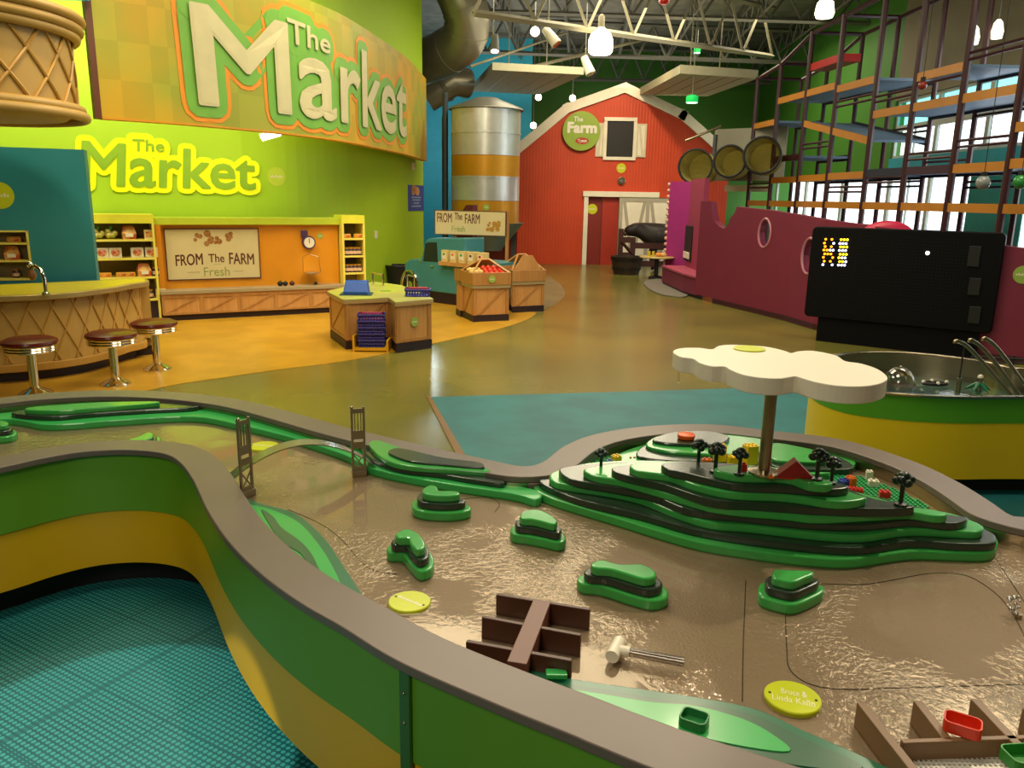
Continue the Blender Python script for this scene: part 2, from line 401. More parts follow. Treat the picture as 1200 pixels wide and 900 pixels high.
# back mound of the hill
mound = thing('low_mound', 'low round green mound behind the hill carrying an orange disc', 'island', tuple(G(820, 535, ZW)))
mz = ZW+.012
for k, px in enumerate([[(705, 545), (735, 527), (790, 513), (860, 510), (940, 518), (1000, 535), (985, 552), (900, 556), (800, 552), (740, 549)],
                        [(746, 533), (765, 517), (810, 508), (870, 510), (930, 520), (965, 533), (930, 542), (850, 540), (790, 540)],
                        [(757, 519), (780, 508), (830, 506), (885, 512), (905, 525), (860, 532), (800, 530), (770, 526)],
                        [(765, 514), (790, 506), (830, 505), (855, 512), (840, 520), (800, 520), (775, 518)]]):
    c = cr([tuple(G(x, y, mz+.013*(k+1)).xy) for x, y in px], 5, True)
    MB().prism([(p.x, p.y) for p in c], mz+.013*k-.002 if k else ZB, mz+.013*(k+1)).out('layer', m_hd if k % 2 else m_hg, mound, bevel=.005)
q = G(804, 514, mz+.053)
tag(MB().lathe((q.x, q.y, mz+.052), [(.02, 0), (.032, .003), (.034, .01), (.034, .018), (.03, .021)], 28).out('orange_disc', m_orange, smooth=True), 'orange round knob on top of the low mound', 'knob')
# green back layers right of the mound
bl = thing('back_terrace', 'thin green terrace strips along the far rim right of the pole', 'island', tuple(G(950, 535, ZW)))
for k, px in enumerate([[(905, 520), (950, 527), (985, 536), (1000, 548), (960, 550), (905, 545)], [(905, 519), (950, 526), (972, 533), (975, 540), (940, 541), (905, 537)]]):
    c = cr([tuple(G(x, y, ZW+.035+.014*k).xy) for x, y in px], 5, True)
    MB().prism([(p.x, p.y) for p in c], ZB if k == 0 else ZW+.034, ZW+.035+.014*k).out('layer', m_hg if k else m_hd, bl, bevel=.004)
# building-brick plates with studs
m_plate = mat('plate_green', '#1c8a48', .35)
def plate(px, z, lab):
    P = [G(x, y, z).xy for x, y in px]; t = thing('brick_base_plate', lab, 'base plate', (P[0].x, P[0].y, z-.012))
    MB().prism([(p.x, p.y) for p in P], z-.012, z).out('plate', m_plate, t)
    mb = MB(); xs = [p.x for p in P]; ys = [p.y for p in P]
    x = min(xs)+.008
    def ins(a, b):
        r = False
        for i in range(len(P)):
            p, q2 = P[i], P[i-1]
            if (p.y > b) != (q2.y > b) and a < (q2.x-p.x)*(b-p.y)/(q2.y-p.y)+p.x: r = not r
        return r
    while x < max(xs):
        y = min(ys)+.008
        while y < max(ys):
            if ins(x, y): mb.lathe((x, y, z-.001), [(.005, 0), (.005, .006)], 8)
            y += .016
        x += .016
    if mb.v: o = mb.out('studs', m_plate, t); o['kind'] = 'stuff'
    return t
plate([(668, 551), (690, 538), (725, 533), (765, 536), (760, 548), (700, 552)], ZW+.014, 'green studded plate at the left end of the hill top')
plate([(985, 582), (970, 556), (1012, 559), (1050, 574), (1088, 592), (1086, 603), (1030, 598)], ZW+.012, 'green studded plate at the right end of the hill')
# toy trees
m_tree = mat('toy_tree', '#0e2318', .35)
tr = thing('toy_tree', 'x', 'toy tree', (0, 0, 0), 'dark toy trees on the hill')
MB().lathe((0, 0, 0), [(.012, 0), (.012, .004), (.004, .006), (.0045, .045)], 10).out('trunk', m_tree, tr, smooth=True)
mb = MB()
for k in range(6):
    a = k*PI/3; mb.ball((.011*math.cos(a), .011*math.sin(a), .046+.005*(k % 2)), (.009, .009, .008), 8, 6)
mb.ball((0, 0, .056), (.012, .012, .009), 8, 6); mb.out('crown', m_tree, tr, smooth=True)
TREES = [(704, 552, ZW+.10, 1, 'dark toy tree alone at the left end of the hill'), (818, 546, ZW+7*HL, 1.1, 'tall dark toy tree just right of the orange knob'), (838, 553, ZW+8*HL, 1.15, 'dark toy tree in front of the yellow brick'),
         (866, 556, ZW+9*HL, 1.0, 'dark toy tree left of the steel pole, nearest to it'), (957, 562, ZW+9*HL, 1.15, 'dark toy tree beside the red triangular roof'), (974, 566, ZW+8*HL, .8, 'small dark toy tree next to the striped brick stack'),
         (950, 616, ZW+3*HL, 1.15, 'dark toy tree standing low on the front terraces'), (1055, 592, ZW+6*HL, 1.25, 'dark toy tree at the right end of the hill')]
for i, (x, y, z, s, lab) in enumerate(TREES):
    q = G(x, y, z)
    s *= 1.25
    if i == 0: place(tr, q, .3, s); tr['label'] = lab
    else: dup(tr, q, i*.7, lab, s)
def brick(x, y, z, w, d, h, rz, m, lab, nx=3, ny=2, name='toy_brick'):
    q = G(x, y, z); t = thing(name, lab, 'toy brick', tuple(q), 'toy bricks on the hill'); t.location = q; ORG[t.name] = Vector((0, 0, 0))
    MB().box(-w/2, w/2, -d/2, d/2, 0, h).out('block', m, t, bevel=.001)
    for i in range(nx):
        for j in range(ny):
            MB().lathe((-w/2+w*(i+.5)/nx, -d/2+d*(j+.5)/ny, h-.0005), [(.0045, 0), (.0045, .005)], 10).out('stud', m, t)
    t.rotation_euler = (0, 0, rz); return t
my = mat('brick_yellow', '#e6c010', .3); mo = mat('brick_orange', '#e06a10', .3); mw = mat('brick_white', '#ded8c4', .3); mbl = mat('brick_blue', '#1c3c9a', .3); mrd = mat('brick_red', '#c01818', .3)
ZP = ZW+.012
brick(722, 543, ZP, .03, .03, .03, .5, my, 'yellow toy brick at the left end of the hill by the lone tree', 2, 2)
brick(714, 545, ZP, .022, .02, .02, .5, mbl, 'blue toy brick touching the yellow one at the hill left end', 1, 1)
brick(741, 540, ZP, .03, .02, .012, .2, mo, 'flat orange toy brick left of the low mound', 2, 1)
brick(828, 545, ZW+7*HL, .03, .02, .02, .1, mo, 'orange toy brick between the two tallest toy trees', 2, 1)
brick(843, 540, ZW+.045, .04, .03, .06, .1, my, 'yellow toy brick block behind the toy trees', 3, 2)
brick(860, 544, ZW+.045, .045, .03, .03, .1, my, 'flat yellow toy brick joining two yellow blocks', 3, 2)
brick(878, 543, ZW+.045, .045, .04, .07, .3, my, 'tall yellow toy brick block left of the steel pole', 3, 2)
brick(871, 552, ZW+9*HL, .016, .016, .022, .1, mrd, 'small red toy brick at the foot of the steel pole', 1, 1)
brick(903, 560, ZW+9*HL, .016, .016, .006, .1, mo, 'tiny orange toy brick at the left corner of the red roof', 1, 1)
brick(988, 572, ZP, .03, .03, .03, .4, mbl, 'blue toy brick in the striped stack right of the roof', 2, 2)
brick(996, 572, ZP, .025, .03, .04, .4, mo, 'orange toy brick in the striped stack right of the roof', 2, 2)
brick(1002, 578, ZP, .05, .025, .016, -.3, mrd, 'long red toy brick lying before the striped stack', 4, 2)
brick(1018, 562, ZP, .022, .022, .03, -.2, mw, 'white toy brick nearest the far rim', 2, 2)
brick(1023, 570, ZP, .034, .025, .022, -.2, mw, 'white toy brick in front of another white brick', 2, 2)
brick(1036, 583, ZP, .034, .025, .022, -.2, mrd, 'red toy brick alone on the green plate at right', 2, 2)
q = G(930, 558, ZW+9*HL); t = thing('toy_house_roof', 'dark red triangular toy roof beside the steel pole', 'toy roof', tuple(q)); ORG[t.name] = Vector((0, 0, 0))
MB().add([(-.055, -.02, 0), (.055, -.02, 0), (0, -.02, .052), (-.055, .02, 0), (.055, .02, 0), (0, .02, .052)], [(0, 1, 2), (5, 4, 3), (0, 3, 4, 1), (1, 4, 5, 2), (2, 5, 3, 0)]).out('roof', mat('roof_red', '#8a1512', .4), t, bevel=.001)
MB().box(-.05, .05, -.018, .018, -.004, 0).out('eave', mrd, t)
t.rotation_euler = (0, 0, -.15)
# ---------------- cloud on a pole
PC = G(895, 554, ZW+9*HL); zc = HZ(900, 428, PC.y)
cl = thing('cloud_canopy', 'white cloud shaped canopy on a steel pole above the terraced hill', 'canopy', tuple(PC)); 
cpx = [(865, 404), (897, 406), (920, 411), (927, 413.5), (935, 411.5), (953, 411), (979, 416), (991, 423), (1010, 426), (1030, 433), (1040, 442), (1034, 448), (1015, 452), (987, 452), (959, 448), (938, 442), (931, 440.5), (915, 443), (895, 442.5), (872, 439), (856, 433), (849, 429), (835, 429), (820, 425), (812, 420), (798, 418), (789, 413), (791, 409.5), (801, 407.5), (820, 407.5), (834, 409), (841, 405.5), (850, 404)]
c = cr([tuple(G(x, y, zc).xy) for x, y in cpx], 4, True)
MB().prism([(p.x, p.y) for p in c], zc-.047, zc).out('cloud_board', mat('cloud_white', '#e0d8c4', .4, var=.02), cl, bevel=.004, bseg=3)
MB().lathe((PC.x, PC.y, 0), [(.017, PC.z-.02), (.017, zc-.045)], 20).out('pole', m_brass, cl, smooth=True)
MB().lathe((PC.x, PC.y, PC.z), [(.045, 0), (.045, .006), (.02, .01)], 20).out('base_flange', m_steel, cl, smooth=True)
q = G(878, 409.5, zc); MB().lathe((q.x, q.y, zc), [(.048, 0), (.048, .004), (.045, .005)], 30).out('badge', m_lime, cl)['label'] = 'lime green round badge'
# a drip hanging from the cloud's left tip
q = G(796, 432, zc-.047)
tag(MB().tube([(q.x, q.y, zc-.046), (q.x, q.y, zc-.07), (q.x+.001, q.y, zc-.09)], [.002, .0015, .003], 6).out('water_drip', m_clear, smooth=True), 'thin water drip hanging from the left tip of the cloud', 'water')
# ---------------- small islands
def island(pts, off, sc, lab, grow=(1.42, 1.22, 1.0), th=.023):
    P = [G(off[0]+x/sc, off[1]+y/sc, ZW+3*th).xy for x, y in pts]; n = len(P); cx = sum((p for p in P), Vector((0, 0)))/n
    t = thing('stepping_island', lab, 'island', (cx.x, cx.y, ZB), 'small three-layer green islands in the water')
    z0 = ZB
    for k, g in enumerate(grow):
        c = cr([tuple(cx+(p-cx)*g+(p-cx).normalized()*.012*(2-k)*.7) for p in P], 5, True); z1 = ZW+(k+1)*th
        MB().prism([(p.x, p.y) for p in c], z0, z1).out('layer', m_hd if k == 1 else m_hg, t, bevel=.006, bseg=3); z0 = z1-.001
island([(268, 92), (288, 80), (312, 82), (324, 97), (352, 97), (385, 100), (388, 110), (350, 115), (300, 113), (270, 106)], (400, 540), 2.8125, 'small stepped green island with a notched leaf top, below the far terrace', (1.3, 1.15, 1))
island([(588, 178), (608, 162), (650, 160), (690, 176), (712, 197), (700, 208), (665, 200), (630, 192), (598, 190)], (400, 540), 2.8125, 'stepped green bean-shaped island beside the left end of the hill', (1.2, 1.1, 1))
island([(178, 240), (208, 223), (245, 232), (270, 257), (276, 282), (250, 292), (228, 272), (220, 255), (188, 253)], (400, 540), 2.8125, 'stepped green hooked island above the left lime disc', (1.25, 1.12, 1))
island([(823, 337), (858, 325), (920, 339), (990, 339), (1032, 360), (1036, 380), (1000, 388), (950, 375), (890, 357), (838, 352)], (400, 540), 2.8125, 'largest stepped green island, in front of the hill above the white pipe', (1.2, 1.1, 1))
island([(93, 718), (110, 700), (180, 703), (265, 706), (274, 722), (240, 737), (190, 756), (140, 750), (100, 737)], (880, 480), 3.75, 'stepped green island at the corner of the curved bed seam, right of center', (1.3, 1.15, 1))
island([(540, 290), (600, 270), (640, 252), (672, 252), (668, 270), (630, 288), (585, 298)], (0, 440), 3.75, 'stepped green island peeking over the near rim at far left', (1.25, 1.1, 1), .012)
island([(-70, 197), (10, 197), (36, 205), (30, 216), (-10, 222), (-70, 222)], (0, 440), 3.75, 'stepped green island cut by the left edge of the view', (1.25, 1.1, 1), .02)
# ---------------- shores
def shore(lab, layers, loc):
    t = thing('shore_terrace', lab, 'terrace', tuple(loc))
    for px, z0, z1, m in layers:
        P = [tuple(G(x, y, z1).xy) for x, y in px]; c = cr(P, 5, True)
        MB().prism([(p.x, p.y) for p in c], z0, z1).out('layer', m, t, bevel=min(.005, (z1-z0)*.3), bseg=2)
    return t
shore('long low green bank running along the far rim from the left', [
  ([(-120, 505), (0, 491), (50, 497), (90, 496), (140, 492), (227, 488), (287, 499), (337, 511), (370, 521), (407, 534), (440, 550), (520, 566), (600, 578), (628, 585), (634, 576), (600, 567), (520, 548), (450, 530), (380, 512), (320, 496), (260, 483), (190, 477), (120, 476), (60, 479), (0, 484), (-120, 497)], ZB, ZW+.022, m_fg),
  ], G(200, 485, ZW))
shore('stacked green and dark terrace strips by the far rim at far left', [
  ([(13, 484), (60, 488), (110, 484), (170, 480), (227, 477), (225, 473), (160, 472), (90, 474), (40, 478)], ZW+.02, ZW+.042, m_hd),
  ([(32, 480), (70, 481), (110, 478), (150, 475), (183, 472), (180, 470), (120, 471), (70, 474), (35, 477)], ZW+.04, ZW+.062, m_hg)], G(100, 480, ZW))
shore('winding green and dark terrace strips right of the tall metal ladder tower', [
  ([(400, 512), (415, 519), (428, 531), (442, 541), (470, 549), (520, 556), (556, 562), (590, 566), (580, 556), (520, 545), (470, 532), (430, 516), (405, 507)], ZW+.02, ZW+.04, m_hd),
  ([(432, 519), (440, 530), (455, 540), (480, 546), (520, 549), (560, 552), (575, 552), (560, 543), (520, 537), (475, 526), (445, 516)], ZW+.038, ZW+.058, m_hg),
  ([(455, 530), (480, 540), (520, 544), (555, 547), (568, 547), (560, 541), (520, 536), (470, 525)], ZW+.056, ZW+.066, m_hd)], G(500, 550, ZW))
shore('flat green inlay with dark waves at the near left of the bed', [
  ([(256, 556), (272, 574), (300, 588), (345, 601), (378, 628), (402, 662), (428, 702), (440, 722), (400, 700), (350, 662), (300, 622), (265, 586)], ZB, ZW+.008, m_fd),
  ([(270, 572), (285, 588), (318, 597), (350, 612), (375, 640), (392, 668), (402, 692), (398, 696), (350, 660), (300, 620), (272, 588)], ZW+.007, ZW+.0105, m_fg),
  ([(306, 597), (320, 605), (330, 618), (352, 634), (366, 650), (378, 676), (386, 690), (372, 678), (360, 662), (352, 648), (328, 634), (318, 618)], ZW+.010, ZW+.013, m_fdd),
  ], G(340, 640, ZW))
shore('flat green inlay along the near rim below the brown gates', [
  ([(578, 772), (610, 778), (660, 793), (760, 808), (833, 819), (888, 831), (943, 856), (995, 878), (1045, 900), (1120, 925), (1000, 920), (900, 890), (780, 860), (660, 812)], ZB, ZW+.008, m_fd),
  ([(640, 801), (700, 806), (760, 817), (840, 828), (895, 842), (945, 866), (985, 884), (1010, 900), (930, 896), (800, 862), (700, 826)], ZW+.007, ZW+.0105, m_fdd),
  ([(650, 806), (700, 812), (760, 822), (815, 827), (870, 842), (905, 860), (925, 880), (860, 872), (760, 848), (690, 826)], ZW+.010, ZW+.013, m_fg)], G(800, 840, ZW))
# ---------------- discs
def badge(x, y, r, lines, lab, ang, sizes):
    q = G(x, y, ZW+.004); t = thing('round_badge', lab, 'badge', tuple(q)); q = Vector(q)
    MB().lathe((q.x, q.y, ZB), [(r, 0), (r, ZW+.002-ZB), (r-.002, ZW+.004-ZB)], 40).out('disc', m_lime, t, smooth=True)
    F = Flat((q.x, q.y, ZW+.0045), (math.cos(ang), math.sin(ang), 0), (-math.sin(ang), math.cos(ang), 0))
    for body, a, b, c, d in lines:
        mb = MB(); text_on(mb, F, body, quadbox(a*r, b*r, c*r, d*r), .0, halo=.0008); mb.out('lettering', m_pale, t)
    for s in (-1, 1):
        p = F.pt(s*r*.8, r*.28*s*0+.0, 0); MB().lathe((p.x, p.y, p.z-.001), [(.003, 0), (.003, .0014)], 10).out('screw', m_seam, t)
    return t
b2 = badge(929, 816, .0555, [('Bruce &', -.4, .5, .06, .42), ('Linda Kalin', -.72, .74, -.42, -.06)], 'large lime round badge lettered in white, near the bed seam corner', -.28, None)
b1 = badge(480, 704, .052, [], 'lime round badge with a pale slanting stripe, left of the brown gate', -.5, None)
b3 = badge(309, 522, .058, [], 'lime round badge beyond the arched clear bridge', -.1, None)
for bq, (x, y), r, a in ((b1, (480, 704), .052, -.62), (b3, (309, 522), .058, -.1)):
    q = G(x, y, ZW+.004); F = Flat((q.x, q.y, ZW+.0045), (math.cos(a), math.sin(a), 0), (-math.sin(a), math.cos(a), 0))
    mb = MB(); random.seed(3)
    for k in range(9): u = -.72*r+k*.17*r; mb.add([F.pt(u, -.1*r), F.pt(u+.12*r, -.1*r), F.pt(u+.12*r, (.06+.08*(k % 3 == 0))*r), F.pt(u, .08*r)], [(0, 1, 2, 3)])
    mb.out('lettering', m_pale, bq)
# ---------------- brown gates (left)
ZG = ZW+.047
g = thing('sluice_gate', 'dark brown slotted sluice gate frame with one centre bar, left of the white pipe', 'sluice gate', tuple(G(620, 745, ZB)))
def bar(mb, a, b, w, z0, z1):
    a = Vector(a); b = Vector(b); d = (b-a).normalized(); n = Vector((-d.y, d.x))*w/2
    return mb.hexa([(q.x, q.y, z0) for q in (a-n, b-n, b+n, a+n)], [(q.x, q.y, z1) for q in (a-n, b-n, b+n, a+n)])
def zpx(x, y): return G(400+x/2.8125, 540+y/2.8125, ZG).xy
for a, b in (((512, 438), (820, 488)), ((465, 512), (790, 572)), ((413, 592), (760, 655))):
    bar(MB(), zpx(*a), zpx(*b), .011, ZB, ZG).out('cross_plate', m_brown, g, bevel=.0015)
bar(MB(), zpx(662, 462), zpx(578, 668), .042, ZB, ZG+.002).out('centre_bar', mat('brown_light', '#6b4030', .4), g, bevel=.0015)
# right-hand gates
g2 = thing('sluice_gate', 'tan slotted sluice gate over a perforated metal tray at the lower right', 'sluice gate', tuple(G(1120, 860, ZB)))
def zq(x, y, z=ZG): return G(980+x/5.4545, 780+y/5.4545, z).xy
for a, b in (((158, 232), (560, 740)), ((520, 222), (715, 470)), ((885, 210), (1260, 600)), ((1215, 270), (1420, 480))):
    bar(MB(), zq(*a), zq(*b), .017, ZB, ZG).out('slot_plate', m_tan2, g2, bevel=.0015)
for a, b in (((420, 482), (1150, 455)), ((1150, 455), (1400, 450))):
    bar(MB(), zq(*a), zq(*b), .011, ZB, ZG).out('cross_plate', m_tan2, g2, bevel=.0015)
pm = mat('perforated', '#f0ece0', .35, metal=.2)
nt = pm.node_tree; bs = nt.nodes['Principled BSDF']; tc = next(n for n in nt.nodes if n.type == 'TEX_COORD')
vo = nt.nodes.new('ShaderNodeTexVoronoi'); vo.voronoi_dimensions = '2D'; vo.inputs['Scale'].default_value = 110; vo.inputs['Randomness'].default_value = 0
st = nt.nodes.new('ShaderNodeMath'); st.operation = 'GREATER_THAN'; st.inputs[1].default_value = .3
nt.links.new(tc.outputs['Object'], vo.inputs['Vector']); nt.links.new(vo.outputs['Distance'], st.inputs[0]); nt.links.new(st.outputs[0], bs.inputs['Alpha'])
MB().prism([tuple(zq(*p, ZW+.012)) for p in ((450, 515), (1180, 480), (1400, 900), (640, 900))], ZW+.008, ZW+.011).out('perforated_tray', pm, g2)
def tray(x, y, z, w, d, h, rz, m, lab):
    q = G(x, y, z); t = thing('play_tray', lab, 'tray', tuple(q)); ORG[t.name] = Vector((0, 0, 0))
    mb = MB(); s = .006; n = 6
    def rr(w, d, r): 
        o = []
        for cx, cy, a0 in ((w/2-r, d/2-r, 0), (-w/2+r, d/2-r, 90), (-w/2+r, -d/2+r, 180), (w/2-r, -d/2+r, 270)):
            for k in range(5): a = math.radians(a0+k*22.5); o.append(Vector((cx+r*math.cos(a), cy+r*math.sin(a))))
        return o
    A = rr(w, d, .012); B = rr(w-.007, d-.007, .009)
    ringprism(mb, A, B, 0, h); mb.out('side', m, t, bevel=.001)
    MB().prism([tuple(p) for p in B], 0, .003).out('bottom', m, t); t.rotation_euler = (0, 0, rz)
tray(1127, 856, ZG+.001, .062, .044, .022, -.55, mat('tray_red', '#d8300c', .35), 'red plastic tray balanced on the tan gate')
tray(1198, 895, ZG+.001, .062, .05, .022, .1, mat('tray_green', '#2f8a30', .35), 'green plastic tray at the lower right on the tan gate')
tray(813, 848, ZW+.014, .052, .044, .018, -.5, mat('tray_green2', '#1e7a3a', .35), 'small green tray lying on the near green inlay')
q = G(652, 792, ZW+.014)
tag(MB().box(q.x-.022, q.x+.022, q.y-.012, q.y+.013, ZW+.012, ZW+.024).out('green_block', m_fg, bevel=.003), 'small flat bright green block below the brown gate', 'block')
# white pipe tee with clear tube
q = G(722, 762, ZW+.02); t = thing('pipe_tee', 'white plastic tee pipe fitting with a clear tube lying in the water', 'pipe', tuple(q))
a = G(726, 752, ZW+.018); b = G(717, 770, ZW+.018)
MB().tube([a, b], .0145, 18).out('barrel', mat('pvc', '#ebe2cc', .35), t, smooth=True)
m_ = (a+b)/2; e = G(738, 764, ZW+.018)
MB().tube([m_, e], .011, 16).out('branch', mat('pvc', '#ebe2cc', .35), t, smooth=True)
MB().tube([e-(e-m_)*.3, G(802, 776, ZW+.018)], .0105, 14).out('clear_tube', film('tube_clear', '#c2bbb2', .08, .05), t, smooth=True)
# jet of water
q = G(1187, 718, ZW); t = thing('water_jet', 'little bubbling water jet with a clear top at the right', 'water jet', tuple(q))
random.seed(5); mb = MB()
for k in range(14): mb.ball((q.x+random.uniform(-.012, .012), q.y+random.uniform(-.012, .012), ZW+random.uniform(.002, .045)), random.uniform(.003, .007), 8, 6)
mb.out('bubbles', film('splash', '#ffffff', .5, .05), t, smooth=True)
MB().lathe((q.x+.006, q.y-.012, ZB), [(.009, 0), (.009, ZW-ZB+.004)], 12).out('nozzle', m_steel, t, smooth=True)
# metal towers and clear arch bridge
def tower(x, y, xt, yt, rz, lab, w=.042):
    q = G(x, y, ZW); zt = HZ(xt, yt, q.y); t = thing('ladder_tower', lab, 'tower', (q.x, q.y, ZB)); ORG[t.name] = Vector((0, 0, 0))
    h = zt-ZB; th = .004; m = mat('tower_metal', '#a39478', .35, metal=.7)
    for s in (-1, 1): MB().box(s*w/2-.004, s*w/2+.004, -th, th, 0, h).out('upright', m, t, bevel=.001)
    for z in (0.1, .46, .62, .96): MB().box(-w/2, w/2, -th*.9, th*.9, h*z-.012*(1.6 if z == .62 else 1), h*z+.012*(1 if z < .9 else .4)).out('crosspiece', m, t)
    for s in (-.25, 0.0, .25): MB().box(w*s-.0015, w*s+.0015, -th*.6, th*.6, h*.62, h*.96).out('slot_bar', m, t)
    for s in (-1, 1): MB().tube([(-w/2*s, 0, h*.1), (w/2*s, 0, h*.34)], .0025, 6).out('diagonal_brace', m, t)
    MB().box(-w/2-.004, w/2+.004, -.012, .012, 0, .024).out('foot', m, t, bevel=.001)
    MB().ball((-w/2, -.004, h), .006).out('bolt', m_steel, t, smooth=True)
    t.rotation_euler = (0, 0, rz)
tower(290, 580, 288, 490, 1.05, 'metal ladder tower carrying the left end of the arch bridge', .045)
tower(421, 556, 420, 477, .35, 'tall metal ladder tower by the far bank', .042)
A = G(258, 566, ZW+.03); B = G(440, 540, ZW+.035); br = thing('arch_bridge', 'clear acrylic arched bridge strip passing through both ladder towers', 'bridge', (A.x, A.y, ZB))
mb = MB(); n = 24; d = (B-A); dn = Vector((-d.y, d.x, 0)).normalized()*.034; rows = []
for i in range(n+1):
    u = i/n; p = A+d*u; p.z = ZW+.01+.125*math.sin(PI*min(1, max(0, u)))**.8 if 0 < u < 1 else ZW+.01
    rows.append(p)
vv = []
for p in rows: vv += [p-dn, p+dn, p+dn+Vector((0, 0, .004)), p-dn+Vector((0, 0, .004))]
fc = []
for i in range(n):
    a = i*4
    for k in range(4): fc.append((a+k, a+(k+1) % 4, a+4+(k+1) % 4, a+4+k))
fc += [(0, 1, 2, 3), (n*4+3, n*4+2, n*4+1, n*4)]
mb.add(vv, fc).out('deck', film('bridge_clear', '#b4ac9c', .30, .25), br, smooth=True)
# ================================================================== SECOND WATER TABLE (right)
Z2 = .55
T2 = thing('water_table', 'round green over yellow water play table with steel rim at the right', 'water table', (2.9, 4.6, 0))
p2 = [G(x, y, Z2).xy for x, y in ((1200, 465), (1130, 465), (1065, 462), (1000, 455), (962, 444), (948, 432), (956, 421), (985, 413), (1040, 411), (1100, 415), (1160, 423), (1200, 431))]
p2 += [Vector((3.75, 4.85)), Vector((4.0, 4.5)), Vector((3.75, 4.15)), Vector((3.3, 3.98))]
c2 = cr([tuple(p) for p in p2], 5, True)
i2 = offset(c2, .035, 1)
ringprism(MB(), c2, i2, Z2-.015, Z2).out('rim', m_steel, T2, smooth=True, bevel=.004)
skirt(MB(), offset(c2, .012), .405, Z2-.015, .01).out('side_panel', mat('panel_green2', '#56a01e', .4, var=.1, scale=2), T2, smooth=True)['label'] = 'green upper side panel'
skirt(MB(), offset(c2, .014), .10, .406, .01).out('side_panel', mat('panel_yellow2', '#ecc608', .4, var=.08, scale=2), T2, smooth=True)['label'] = 'yellow lower side panel'
skirt(MB(), offset(c2, .10, 1), 0, .11).out('plinth', m_black, T2, smooth=True)
skirt(MB(), i2, .40, Z2-.012, .004).out('basin_wall', m_brass, T2, smooth=True)
MB().prism([tuple(p) for p in i2], .38, .40).out('basin_floor', mat('basin2', '#5c7a70', .4), T2)
wo2 = MB().add([(p.x, p.y, .435) for p in offset(c2, .04, 1)], [tuple(range(len(c2)))]).out('water', film('water_far', '#dce6e0', .05, .06, bump=.3, bscale=20))
tag(wo2, 'still greenish water inside the round table at the right', 'water', kind='stuff')
q = G(1053, 450, .44); t = thing('clear_dome', 'clear bubble dome standing in the round water table', 'dome', (q.x, q.y, .40))
MB().lathe((q.x, q.y, .40), [(.095*math.cos(a), .035+.11*math.sin(a)) for a in [k*PI/2/8 for k in range(8)]]+[(.002, .145)], 28, False).out('bubble', film('dome_clear', '#f2f0ea', .16, .04), t, smooth=True)
MB().lathe((q.x, q.y, .40), [(.1, 0), (.1, .036), (.094, .036)], 28).out('collar', m_steel, t, smooth=True)
MB().ball((q.x, q.y, .546), .008).out('cap', m_steel, t, smooth=True)
for k, (top, mid, bot) in enumerate((((1122, 400), (1140, 412), (1188, 458)), ((1139, 399), (1158, 415), (1197, 458)), ((1155, 397), (1172, 412), (1212, 458)))):
    b0 = G(bot[0]+4, bot[1]+14, .42); Y = b0.y
    a = D(top[0], top[1], Y-.02); mm = D(mid[0], mid[1], Y-.01)
    pts = cr([tuple(a+Vector((-.012, 0, -.012))), tuple(a), tuple(mm), tuple(b0)], 6)
    tag(MB().tube(pts, .011, 10).out('curved_pipe', m_brass, smooth=True), ['bent brass pipe leftmost of three arching over the round table', 'bent brass pipe in the middle of the three over the round table', 'bent brass pipe rightmost of three arching over the round table'][k], 'pipe', 'bent pipes over the round table')
q = G(1146, 462, .40); t = thing('toy_faucet_star', 'dark green star shaped water toy in the round table', 'water toy', tuple(q))
for k in range(5):
    a = k*2*PI/5; MB().tube([(q.x, q.y, .47), (q.x+.07*math.cos(a), q.y+.07*math.sin(a), .425)], [.016, .006], 8).out('arm', mat('star_green', '#0d6a44', .35), t, smooth=True)
MB().tube([(q.x, q.y, .40), (q.x, q.y, .50)], .018, 10).out('stem', m_steel, t, smooth=True)
MB().ball((q.x, q.y, .505), .016).out('cap', mat('pvc', '#ebe2cc', .35), t, smooth=True)
q = G(1122, 460, .40); t = thing('spray_post', 'thin black antenna-like spray post in the round table', 'water toy', tuple(q))
MB().tube([(q.x, q.y, .40), (q.x, q.y, .68)], .004, 6).out('rod', m_black, t); MB().tube([(q.x, q.y, .40), (q.x, q.y, .49)], .016, 10).out('sleeve', m_steel, t, smooth=True)
q = G(1165, 440, .40); t = thing('pipe_rack', 'dark rack of horizontal pipes along the back of the round table', 'rack', tuple(q))
for k in range(4): MB().tube([(q.x-.16, q.y+.02, .43+.03*k), (q.x+.35, q.y-.08, .43+.03*k)], .006, 8).out('rail', m_black, t, smooth=True)
for s in (-.14, .1, .32): MB().tube([(q.x+s, q.y+.0-s*.2, .40), (q.x+s, q.y-s*.2, .54)], .008, 8).out('upright', m_black, t, smooth=True)
q = G(1095, 453, .43); t = thing('ring_toy', 'dark low ring toy beside the clear dome', 'water toy', (q.x, q.y, .40))
MB().tube([(q.x+.07*math.cos(a*PI/8), q.y+.035*math.sin(a*PI/8), .45) for a in range(16)], .010, 8, closed=True).out('ring', m_black, t, smooth=True)
for a in range(4): MB().ball((q.x+.07*math.cos(a*PI/2), q.y+.035*math.sin(a*PI/2), .458), .012, 8, 6).out('knob', mat('pvc', '#ebe2cc', .35), t, smooth=True)

# ================================================================== ROOM
def floor_mat(name, c1, c2, rough, sc=1.2, coat=.0, bump=0):
    return mat(name, c1, rough, scale=sc, col2=c2, coat=coat, bump=bump, bscale=8)
fm = floor_mat('floor_olive', '#7a7230', '#67642c', .23, .9)
struct(MB().box(-10, 8, -4.5, 27, -.1, 0).out('floor', fm))
